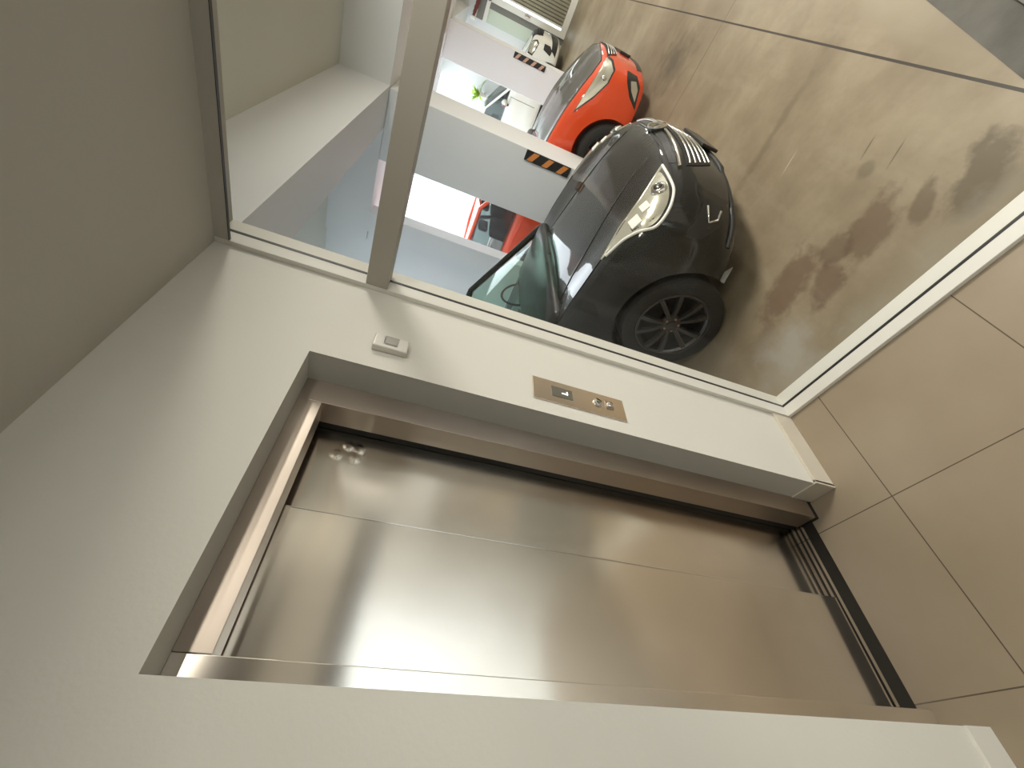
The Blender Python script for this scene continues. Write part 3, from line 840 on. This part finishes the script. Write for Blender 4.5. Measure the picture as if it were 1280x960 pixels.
for mi_ in (False, True):
    HL_, DRL_, UPP_ = [[(p[0], p[1], p[2] - (.04 if mi_ else 0)) for p in q] for q in (HL, DRL, UPP)]   # the far lamp sits a little lower
    hl = patch('headlight', BV, HL_, DB, .0015 if mi_ else .004, M['lamp_dark'], car, mi_)
    inner = [tuple(Vector(p).lerp(Vector((-.66, -.50, .83 - (.04 if mi_ else 0))), .16)) for p in HL_]
    patch('reflector', BV, inner, DB, .003 if mi_ else .0065, M['lamp_lens'], hl, mi_)
    bm = bmesh.new(); line_on(bm, BV, DRL_, DB, -.003 if mi_ else .003, .009, mi_, 8); obj('light_guide', bm, M['lamp_white'], hl, 60)
    bm = bmesh.new(); line_on(bm, BV, UPP_, DB, -.007 if mi_ else -.002, .012, mi_, 8); obj('upper_strip', bm, M['lamp_lens'], hl, 60)
    for (px_, rr, mm) in (((-.620, -.632, .80), .046, 'chrome'), ((-.620, -.632, .80), .034, 'lamp_dark')):
        s_, n_ = surf(BV, px_, DB)
        bm = bmesh.new(); bmesh.ops.create_uvsphere(bm, u_segments=20, v_segments=12, radius=rr)
        zq = Vector((0, 0, 1)).rotation_difference(n_).to_matrix()
        for v in bm.verts: v.co = zq @ Vector((v.co.x, v.co.y, v.co.z * (.35 if mm == 'chrome' else .6))) + s_ + n_ * .008
        if mi_:
            for v in bm.verts: v.co.x = -v.co.x
            bmesh.ops.reverse_faces(bm, faces=bm.faces[:])
        obj('projector_lens', bm, M[mm], hl, 60)
    for c_, sx_ in (((-.69, -.535, .845), .034), ((-.735, -.455, .868), .042)):
        s_, n_ = surf(BV, c_, DB); s_ = s_ + n_ * (.0 if mi_ else .004)
        if mi_: s_.x = -s_.x
        bm = bmesh.new(); box(bm, (-sx_, -sx_ * .8, -.012), (sx_, sx_ * .8, .006), bev=.005)
        nq = Vector((0, 0, 1)).rotation_difference(Vector((-n_.x if mi_ else n_.x, n_.y, n_.z))).to_matrix()
        for v in bm.verts: v.co = nq @ v.co + s_
        obj('lamp_block', bm, M['lamp_white'], hl, 40)
    # fog lamp recess low on the bumper
    fg = patch('fog_lamp_recess', BV, [(-.815,-.51,.60),(-.74,-.64,.57),(-.66,-.70,.545),(-.68,-.69,.43),(-.76,-.61,.42),(-.81,-.53,.50)], DB, .003, M['dark_plastic'], car, mi_)
    bm = bmesh.new(); line_on(bm, BV, [(-.70,-.67,.53),(-.76,-.61,.50),(-.745,-.63,.45),(-.70,-.67,.44)], DB, .006, .007, mi_, 6); obj('fog_trim', bm, M['chrome'], fg, 60)
# bonnet with two ridges and shut lines
HOOD = [(0,-.795,.80),(.25,-.775,.80),(.46,-.722,.79),(.585,-.55,.85),(.66,-.38,.89),(.735,-.19,.93),(.765,.05,.95),(.775,.30,.97),(.60,.28,.98),(.35,.22,.98),(0,.20,.98)]
HOOD = HOOD + [(-x, y, z) for x, y, z in HOOD[-2:0:-1]]
hood = patch('bonnet', BV, HOOD, (0, .25, -1), .004, M['paint_black'], car, depth=.008, fine=.04)
bm = bmesh.new()
line_on(bm, BV, [(x, y, z) for x, y, z in HOOD + [HOOD[0]]], (0, .25, -1), .001, .0055, False, 6); obj('shut_line', bm, M['black'], hood, 60)
for s_ in (-1, 1):
    bm = bmesh.new()
    line_on(bm, BV, [(s_*.30,-.70,.84),(s_*.40,-.3,.91),(s_*.50,.1,.95),(s_*.56,.26,.97)], (0, .1, -1), -.004, .013, False, 10)
    obj('bonnet_ridge', bm, M['paint_black'], hood, 60)
# cowl and wipers
COWL = [(-.79,.40,1),(-.60,.30,1),(-.35,.235,1),(0,.215,1),(.35,.235,1),(.60,.30,1),(.79,.40,1),(.79,.50,1),(.4,.36,1),(0,.32,1),(-.4,.36,1),(-.79,.50,1)]
patch('cowl', BV, COWL, (0, 0, -1), .012, M['dark_plastic'], car)
for p_ in ([(.10,.26,1.0),(.62,.36,1.02)], [(-.62,.34,1.0),(-.05,.27,1.03)]):
    bm = bmesh.new(); tube(bm, p_, [.012, .008], 8); obj('wiper', bm, M['black'], car, 60)
# grille: dark opening with chrome slats, badge, plate
GR = [(-.50,-.77,.675),(-.25,-.83,.685),(0,-.845,.69),(.25,-.83,.685),(.50,-.77,.675),(.46,-.79,.60),(.38,-.81,.485),(0,-.845,.475),(-.38,-.81,.485),(-.46,-.79,.60)]
gr = patch('grille', BV, GR, (0, 1, 0), .004, M['black'], car)
for z_, hw_ in ((.655,.485),(.615,.46),(.575,.43),(.535,.405),(.500,.375)):
    bm = bmesh.new(); line_on(bm, BV, [(-hw_,-.8,z_),(0,-.84,z_+.004),(hw_,-.8,z_)], (0, 1, 0), .010, .0075, False, 8); obj('slat', bm, M['chrome'], gr, 60)
bm = bmesh.new(); line_on(bm, BV, [(-.52,-.77,.715),(0,-.84,.728),(.52,-.77,.715)], (0, 1, 0), .006, .011, False, 8); obj('chrome_strip', bm, M['chrome'], car, 60)
UG = [(-.47,-.77,.768),(0,-.83,.785),(.47,-.77,.768),(.48,-.77,.735),(0,-.83,.742),(-.48,-.77,.735)]
patch('upper_grille', BV, UG, (0, 1, -.25), .003, M['dark_plastic'], car)
# round badge: ring with the V over W strokes
s_, n_ = surf(BV, (0, -.82, .752), (0, 1, -.25)); n_ = (n_ + Vector((0, -.35, .12))).normalized()
bd = empty('badge', s_ + n_ * .012); bd.parent = car
bd.rotation_mode = 'QUATERNION'; bd.rotation_quaternion = Vector((0, -1, 0)).rotation_difference(n_)
obj('badge_disc', lathe(bmesh.new(), [(.062, .012), (.062, -.004), (.056, -.008), (.0, -.008)], 40, 'y'), M['dark_plastic'], bd, 40)
obj('badge_ring', lathe(bmesh.new(), [(.062, -.004), (.0615, -.014), (.054, -.014), (.052, -.004)], 40, 'y', close=True), M['chrome'], bd, 40)
def stroke(bm, p, q, w=.0085):
    p = Vector((p[0], 0, p[1])); q = Vector((q[0], 0, q[1])); t = (q - p).normalized(); k = Vector((-t.z, 0, t.x)) * w / 2
    lo = [bm.verts.new(v + Vector((0, -.007, 0))) for v in (p + k, p - k, q - k, q + k)]; hi = [bm.verts.new(v.co + Vector((0, -.007, 0))) for v in lo]
    bm.faces.new(hi)
    for i in range(4): bm.faces.new((lo[i], lo[(i + 1) % 4], hi[(i + 1) % 4], hi[i]))
bm = bmesh.new()
for a_, b_ in (((-.022, .048), (0, .008)), ((.022, .048), (0, .008)), ((-.044, .030), (-.019, -.046)), ((-.019, -.046), (0, -.004)), ((0, -.004), (.019, -.046)), ((.019, -.046), (.044, .030))): stroke(bm, a_, b_)
bmesh.ops.recalc_face_normals(bm, faces=bm.faces[:])
obj('badge_letters', bm, M['chrome'], bd)
bm = bmesh.new(); box(bm, (-.19, -.878, .395), (.19, -.858, .51), bev=.005); box(bm, (-.10, -.865, .41), (.10, -.80, .49)); obj('number_plate_holder', bm, M['dark_plastic'], car, 40)
# lower lip
bm = bmesh.new(); line_on(bm, BV, [(-.80,-.50,.33),(-.66,-.66,.36),(0,-.84,.475),(.66,-.66,.36),(.80,-.50,.33)], (0, 1, .3), .0, .018, False, 8); obj('bumper_lip', bm, M['dark_plastic'], car, 60)
for s_ in (-1, 1): mirror_part(car, M['paint_black'], (s_ * .97, .72, 1.03), s_)


# ---- red car
KR = Vector((6.17, .975, 0))
carr = empty('car', KR, label='orange red hatchback parked beyond the striped column, between black and white cars', cat='car', group='cars in the parking bays')
S_RED = [
    (-.885, .66, .60, .60, .26), (-.87, .70, .64, .68, .22), (-.80, .745, .70, .755, .18), (-.66, .80, .77, .80, .165), (-.40, .88, .86, .84, .16), (-.10, .95, .93, .855, .16),
    (.25, 1.0, .97, .86, .16), (.6, 1.01, .985, .86, .16), (1.6, 1.02, .995, .86, .16), (2.4, 1.02, .99, .85, .17), (2.95, 1.0, .96, .80, .22), (3.15, .95, .9, .74, .32), (3.2, .9, .84, .68, .38)]
bodyr, BVR = make_body(S_RED, carr, [M['paint_red'], M['black']], .365, 2.58, .22, .7, .55)
greenhouse(carr, M['paint_red'], dict(A0=(.77, .42, 1.0), A1=(.57, 1.20, 1.44), B1=(.57, 1.85, 1.46), C1=(.53, 2.6, 1.40), C0=(.68, 3.0, 1.02), S0=(.81, .72, 1.0), D0=(.82, 1.78, 1.02)), M['carglass_dark'])
for sx, yy in ((-1, 0), (1, 0), (-1, 2.58), (1, 2.58)): make_wheel(carr, 'wheel', sx * .86, yy, .315, sx, detail=False, rimm='hubdark')
DR = (.90, .12, -.38)
RH = [(-.835,-.25,.85),(-.79,-.50,.79),(-.69,-.70,.73),(-.55,-.79,.69),(-.46,-.82,.66),(-.53,-.805,.60),(-.66,-.745,.565),(-.766,-.62,.60),(-.815,-.45,.70)]
for mi_ in (False, True):
    hl = patch('headlight', BVR, RH, DR, .003, M['lamp_dark'], carr, mi_)
    patch('reflector', BVR, [tuple(Vector(p).lerp(Vector((-.72, -.60, .70)), .12)) for p in RH], DR, .006, M['lamp_lens'], hl, mi_)
    s_, n_ = surf(BVR, (-.72, -.64, .655), DR); c_ = s_ + n_ * .004
    bm = bmesh.new(); bmesh.ops.create_uvsphere(bm, u_segments=18, v_segments=10, radius=.045)
    for v in bm.verts: v.co = Vector((v.co.x, v.co.y, v.co.z)) * .8 + Vector((-c_.x if mi_ else c_.x, c_.y, c_.z)) - Vector((-n_.x if mi_ else n_.x, n_.y, n_.z)) * .02
    obj('projector_lens', bm, M['chrome'], hl, 60)
    fg = patch('fog_lamp_recess', BVR, [(-.80,-.52,.22),(-.775,-.60,.33),(-.70,-.70,.40),(-.58,-.785,.42),(-.60,-.78,.30),(-.70,-.71,.245)], DR, .003, M['dark_plastic'], carr, mi_)
    patch('fog_lamp', BVR, [(-.77,-.58,.25),(-.74,-.65,.33),(-.68,-.72,.36),(-.66,-.735,.30),(-.72,-.68,.26)], DR, .006, M['lamp_lens'], fg, mi_)
HR = [(0,-.865,.70),(.33,-.815,.715),(.52,-.755,.71),(.62,-.62,.78),(.69,-.37,.86),(.72,-.1,.93),(.725,.36,1.0),(.4,.27,1.0),(0,.23,1.0)]
HR = HR + [(-x, y, z) for x, y, z in HR[-2:0:-1]]
hr = patch('bonnet', BVR, HR, (0, .3, -1), .004, M['paint_grey'], carr, depth=.008, fine=.05, label='dark grey bonnet panel')
bm = bmesh.new(); line_on(bm, BVR, HR + [HR[0]], (0, .3, -1), .001, .006, False, 6); obj('shut_line', bm, M['black'], hr, 60)
GRR = [(-.50,-.79,.672),(-.25,-.85,.682),(0,-.885,.685),(.25,-.85,.682),(.50,-.79,.672),(.40,-.82,.56),(0,-.885,.545),(-.40,-.82,.56)]
grr = patch('grille', BVR, GRR, (0, 1, 0), .003, M['black'], carr)
for z_, hw_ in ((.655, .48), (.625, .45), (.595, .42), (.565, .39)):
    bm = bmesh.new(); line_on(bm, BVR, [(-hw_,-.8,z_),(0,-.88,z_),(hw_,-.8,z_)], (0, 1, 0), .009, .008, False, 8); obj('slat', bm, M['chrome'], grr, 60)
bm = bmesh.new(); lathe(bm, [(.05, 0), (.05, -.008), (.042, -.012), (0, -.012)], 28, 'y', 0, (0, -.888, .625)); obj('badge', bm, M['chrome'], grr, 40)
bm = bmesh.new(); box(bm, (-.2, -.905, .36), (.2, -.88, .49), bev=.005); obj('number_plate_holder', bm, M['dark_plastic'], carr, 40)
LG = [(-.50,-.8,.30),(0,-.88,.34),(.50,-.8,.30),(.46,-.8,.235),(0,-.88,.25),(-.46,-.8,.235)]
patch('lower_grille', BVR, LG, (0, 1, 0), .003, M['dark_plastic'], carr)
COWR = [(-.76,.46,1),(-.4,.33,1),(0,.28,1),(.4,.33,1),(.76,.46,1),(.76,.56,1),(.4,.44,1),(0,.40,1),(-.4,.44,1),(-.76,.56,1)]
patch('cowl', BVR, COWR, (0, 0, -1), .012, M['dark_plastic'], carr)
for s_ in (-1, 1): mirror_part(carr, M['paint_red'], (s_ * .95, .80, 1.04), s_)
for s_ in (-1, 1):
    bm = bmesh.new(); line_on(bm, BVR, [(s_*.9,.50,.88),(s_*.9,1.2,.92),(s_*.9,2.3,.93)], (-s_, 0, 0), .001, .006, False, 6); obj('body_crease', bm, M['paint_red'], carr, 60)
    for y_ in (.62, 1.78):
        bm = bmesh.new(); line_on(bm, BVR, [(s_*.9,y_,.95),(s_*.9,y_,.30)], (-s_, 0, 0), .0, .005, False, 6); obj('door_seam', bm, M['black'], carr, 60)
    bm = bmesh.new(); box(bm, (s_*.872-.012, 1.50, .855), (s_*.872+.012, 1.68, .885), bev=.008); obj('door_handle', bm, M['paint_red'], carr, 40)


# ---- white car
KW = Vector((13.8, 1.40, 0))
carw = empty('car', KW, label='white car farthest away, behind the second striped column', cat='car', group='cars in the parking bays')
S_WHITE = [
    (-.86, .78, .70, .62, .30), (-.84, .84, .76, .72, .26), (-.77, .90, .84, .80, .22), (-.60, .95, .91, .85, .20), (-.35, 1.0, .97, .875, .19), (-.05, 1.04, 1.01, .885, .19),
    (.28, 1.07, 1.04, .89, .19), (.6, 1.08, 1.05, .89, .19), (1.6, 1.09, 1.06, .89, .19), (2.4, 1.09, 1.06, .88, .2), (2.95, 1.07, 1.04, .84, .25), (3.15, 1.02, .98, .78, .35), (3.2, .97, .92, .72, .42)]
bodyw, BVW = make_body(S_WHITE, carw, [M['paint_white'], M['black']], .39, 2.6, .24, .7, .58)
greenhouse(carw, M['paint_white'], dict(A0=(.80, .42, 1.06), A1=(.60, 1.15, 1.54), B1=(.60, 1.85, 1.58), C1=(.57, 2.75, 1.54), C0=(.72, 3.0, 1.10), S0=(.84, .72, 1.06), D0=(.85, 1.80, 1.08)), M['carglass_dark'])
for sx, yy in ((-1, 0), (1, 0), (-1, 2.6), (1, 2.6)): make_wheel(carw, 'wheel', sx * .89, yy, .34, sx, detail=False)
DW = (.90, .30, -.25)
WH = [(-.80,-.36,.955),(-.70,-.50,.945),(-.60,-.60,.915),(-.66,-.66,.80),(-.757,-.62,.745),(-.827,-.51,.78),(-.864,-.352,.835)]
for mi_ in (False, True):
    hl = patch('headlight', BVW, WH, DW, .004, M['lamp_dark'], carw, mi_)
    patch('reflector', BVW, [tuple(Vector(p).lerp(Vector((-.72, -.50, .86)), .2)) for p in WH], DW, .007, M['lamp_lens'], hl, mi_)
    patch('fog_lamp_recess', BVW, [(-.74,-.67,.62),(-.82,-.56,.615),(-.845,-.50,.42),(-.80,-.60,.40),(-.74,-.67,.47)], DW, .004, M['dark_plastic'], carw, mi_)
GW = [(-.42,-.68,.93),(0,-.76,.94),(.42,-.68,.93),(.57,-.74,.80),(.55,-.76,.70),(0,-.86,.66),(-.55,-.76,.70),(-.57,-.74,.80)]
gw = patch('grille', BVW, GW, (0, 1, -.2), .004, M['black'], carw)
for z_ in (.74, .80, .86):
    bm = bmesh.new(); line_on(bm, BVW, [(-.5,-.7,z_),(0,-.8,z_),(.5,-.7,z_)], (0, 1, 0), .008, .010, False, 6); obj('slat', bm, M['dark_plastic'], gw, 60)
LW = [(-.80,-.60,.42),(-.4,-.8,.48),(0,-.86,.50),(.4,-.8,.48),(.80,-.60,.42),(.82,-.52,.29),(0,-.86,.31),(-.82,-.52,.29)]
patch('lower_bumper', BVW, LW, (0, 1, 0), .006, M['dark_plastic'], carw)
HW = [(0,-.78,.95),(.40,-.66,.95),(.58,-.55,.96),(.68,-.35,1.0),(.74,-.05,1.04),(.75,.40,1.08),(.4,.30,1.08),(0,.26,1.08)]
HW = HW + [(-x, y, z) for x, y, z in HW[-2:0:-1]]
hw = patch('bonnet', BVW, HW, (0, .3, -1), .004, M['paint_white'], carw, depth=.008, fine=.06)
bm = bmesh.new(); line_on(bm, BVW, HW + [HW[0]], (0, .3, -1), .001, .006, False, 6); obj('shut_line', bm, M['black'], hw, 60)
patch('cowl', BVW, [(-.78,.46,1),(-.4,.34,1),(0,.30,1),(.4,.34,1),(.78,.46,1),(.78,.56,1),(.4,.44,1),(0,.40,1),(-.4,.44,1),(-.78,.56,1)], (0, 0, -1), .012, M['dark_plastic'], carw)
for s_ in (-1, 1): mirror_part(carw, M['paint_white'], (s_ * .98, .80, 1.12), s_)
for s_ in (-1, 1):
    for y_ in (.62, 1.80):
        bm = bmesh.new(); line_on(bm, BVW, [(s_*.95,y_,1.02),(s_*.95,y_,.34)], (-s_, 0, 0), .0, .005, False, 6); obj('door_seam', bm, M['black'], carw, 60)
    bm = bmesh.new(); box(bm, (s_*.9-.012, 1.50, .90), (s_*.9+.012, 1.70, .935), bev=.008); obj('door_handle', bm, M['lamp_dark'], carw, 40)



# ------------------------------------------------------------------ end of the car park: framed glass, shutter
ew = empty('glazed_partition', (14.9, .3, 0), label='white framed glazed partition with greenish panes at the far end behind the white car', cat='partition')
def ewo(name, boxes, m):
    bm = bmesh.new()
    for a, b in boxes: box(bm, (a[0] - 14.5, a[1] - .3, a[2]), (b[0] - 14.5, b[1] - .3, b[2]))
    return obj(name, bm, m, ew)
ewo('frame', [((14.42, .42, 0), (14.52, .56, 2.5)), ((14.42, .42, 2.12), (14.52, 1.0, 2.22)), ((14.42, -1.6, 2.40), (14.52, 1.0, 2.5)), ((14.42, -1.6, 0), (14.52, .42, .16)), ((14.44, .33, .16), (14.5, .37, 2.4))], M['white_alu'])
ewo('dark_panel', [((14.46, .56, 0), (14.49, .70, 2.12))], M['pane_dark'])
ewo('pane', [((14.465, .70, 0), (14.495, 1.0, 2.12))], M['pane_green'])
ewo('upper_pane', [((14.465, .56, 2.22), (14.495, 1.0, 2.4))], M['pane_dark'])
bm = bmesh.new()
for i in range(26):
    y = .32 - i * .075
    box(bm, (14.455 - 14.5, y - .07 - .3, .16), (14.49 - 14.5, y - .012 - .3, 2.4), bev=.008)
obj('corrugated_shutter', bm, M['shutter'], ew, 40)
ewo('shutter_backing', [((14.485, -1.6, .16), (14.52, .34, 2.4))], M['pane_dark'])
bm = bmesh.new(); box(bm, (14.38 - 14.5, .46 - .3, 1.05), (14.42 - 14.5, .50 - .3, 1.2), bev=.005); obj('handle', bm, M['chrome'], ew, 40)

# dried red branch hung on the beam by the far opening
bm = bmesh.new()
for k in range(9):
    p = [Vector((14.70 + random.uniform(-.02, .02), 1.0 - .62 * i / 6 + random.uniform(-.02, .02), 2.47 - .012 * i + .03 * sin(i * 1.7 + k))) for i in range(7)]
    tube(bm, p, [.012, .02, .03, .032, .03, .02, .008], 6)
br = obj('hanging_garland', bm, M['rust'], None, 60)
tag(br, 'dark red garland hung high on the far end wall', 'garland')
bm = bmesh.new(); box(bm, (14.65, .98, 2.40), (14.76, 1.06, 2.53), bev=.02); o = obj('white_tag', bm, M['lamp_white'], br, 40)

# fern in a wall pot in the far bright opening
pl = empty('potted_fern', (14.45, 2.55, 1.60), label='bright yellow green fern in a wall pot in the far daylight opening', cat='plant')
bm = bmesh.new(); lathe(bm, [(.06, -.02), (.10, .14), (.115, .15), (.11, .17), (.09, .17), (.08, .12)], 24, 'z'); obj('pot', bm, M['lamp_white'], pl, 35)
bm = bmesh.new(); box(bm, (.05, -.03, .02), (.445, .03, .06), bev=.004); obj('bracket', bm, M['white_alu'], pl, 40)
bm = bmesh.new()
for k in range(34):
    a = random.uniform(0, 2 * pi); e = random.uniform(.15, 1.3); L = random.uniform(.40, .58)
    d = Vector((cos(a) * cos(e), sin(a) * cos(e), sin(e))); s = Vector((-sin(a), cos(a), 0))
    base = Vector((0, 0, .14)); last = None
    for i in range(6):
        t = i / 5; c = base + d * L * t + Vector((0, 0, -.22 * t * t)); w = .036 * sin(pi * (.12 + .88 * t)) + .002
        row = (bm.verts.new(c - s * w), bm.verts.new(c + Vector((0, 0, .006))), bm.verts.new(c + s * w))
        if last:
            bm.faces.new((last[0], last[1], row[1], row[0])); bm.faces.new((last[1], last[2], row[2], row[1]))
        last = row
obj('fronds', bm, M['leaf'], pl, 80)

# conduit and cables on the far wall
cd = empty('wall_conduit', (14.9, 5.5, 2.4), label='thin grey conduit and cables on the bright far wall', cat='conduit')
def cdt(name, pts, r, m):
    bm = bmesh.new(); tube(bm, [(x + .4 - 14.9, y - 5.5, z - 2.4) for x, y, z in pts], r, 8); obj(name, bm, m, cd, 60)
cdt('conduit', [(14.47, 4.2, 2.62), (14.47, 5.0, 2.62), (14.47, 5.25, 2.62), (14.47, 5.27, 2.70), (14.47, 5.27, 3.6)], .018, mat('grey conduit', (.4, .4, .43), .5))
cdt('cable', [(14.47, 6.6, 2.55), (14.46, 6.2, 2.66), (14.47, 5.8, 2.78), (14.46, 5.55, 3.0), (14.47, 5.45, 3.3)], .009, M['cable'])

# white wedge lying on the floor beside the black car
bm = bmesh.new()
pr_ = [(-.04, 0, 0), (.04, 0, 0), (.04, 0, .022), (-.04, 0, .022)]
vs = [bm.verts.new((x, .02, z)) for x, _, z in pr_]; tip = [bm.verts.new((-.004, -.085, 0)), bm.verts.new((.004, -.085, 0))]
bm.faces.new(vs); bm.faces.new((vs[0], tip[0], tip[1], vs[1])); bm.faces.new((vs[3], vs[2], tip[1], tip[0])); bm.faces.new((vs[0], vs[3], tip[0])); bm.faces.new((vs[1], tip[1], vs[2]))
bmesh.ops.recalc_face_normals(bm, faces=bm.faces[:])
o = obj('wheel_chock', bm, M['lamp_white'], None, None, (2.515, .82, 0)); tag(o, 'small white wedge on the floor under the black car\'s front bumper', 'wedge')

# ------------------------------------------------------------------ unseen lamps, added to light the lobby and car park
def lamp_fixture(x, y, z, sx, sy, label, power, col, parent=None):
    r = empty('ceiling_lamp', (x, y, z), label=label, cat='ceiling lamp', group='ceiling lamps out of view')
    obj('housing', box(bmesh.new(), (-sx / 2, -sy / 2, -.04), (sx / 2, sy / 2, 0), bev=.006), M['white_alu'], r, 40)
    obj('diffuser', box(bmesh.new(), (-sx / 2 + .03, -sy / 2 + .03, -.045), (sx / 2 - .03, sy / 2 - .03, -.03)), M['fixture'], r)
    ld = bpy.data.lights.new('lamp_light', 'AREA'); ld.shape = 'RECTANGLE'; ld.size = sx; ld.size_y = sy; ld.energy = power; ld.color = col
    lo = bpy.data.objects.new('lamp_light', ld); COL.objects.link(lo); lo.parent = r; lo.location = (0, 0, -.06)
lamp_fixture(.72, -.50, CEIL, .5, .3, 'flat lamp on the lobby ceiling above the viewer', 17, (1, .95, .85))
WARM = (1, .955, .87)
lamp_fixture(3.2, -1.25, CZ, 1.2, .3, 'flat lamp on the car park ceiling nearest the window', 125, WARM)
lamp_fixture(7.4, -2.6, CZ, 1.2, .3, 'flat lamp on the car park ceiling before the red car', 150, WARM)
lamp_fixture(9.2, -5.6, CZ, 1.2, .3, 'flat lamp on the car park ceiling by the far aisle wall', 150, WARM)
lamp_fixture(12.2, -2.4, CZ, 1.2, .3, 'flat lamp on the car park ceiling before the white car', 150, WARM)

# daylight
w = bpy.data.worlds.new('World'); SC.world = w; w.use_nodes = True
bg = w.node_tree.nodes['Background']; bg.inputs['Color'].default_value = (.86, .93, 1, 1); bg.inputs['Strength'].default_value = 5.2

# ------------------------------------------------------------------ camera
cam = bpy.data.cameras.new('camera'); co = bpy.data.objects.new('camera', cam); COL.objects.link(co)
R = ((-0.00910589, -0.36713014, -0.93012502), (-0.69884667, 0.66762964, -0.25667877), (0.71521354, 0.64767748, -0.26264703))
m4 = Matrix(((R[0][0], -R[1][0], -R[2][0], 0), (R[0][1], -R[1][1], -R[2][1], 0), (R[0][2], -R[1][2], -R[2][2], HC), (0, 0, 0, 1)))
co.matrix_world = m4
cam.sensor_fit = 'HORIZONTAL'; cam.sensor_width = 36; cam.lens = 36 * 519.06 / 1280; cam.clip_start = .02; cam.clip_end = 200
SC.camera = co

vs_ = SC.view_settings
vs_.view_transform = 'Standard'; vs_.look = 'None'; vs_.gamma = 1; vs_.use_curve_mapping = False; vs_.exposure = 0.0
SC.cycles.max_bounces = 10; SC.cycles.transparent_max_bounces = 16; SC.cycles.use_denoising = True
SC.cycles.sample_clamp_indirect = 6; SC.cycles.caustics_reflective = False; SC.cycles.caustics_refractive = False
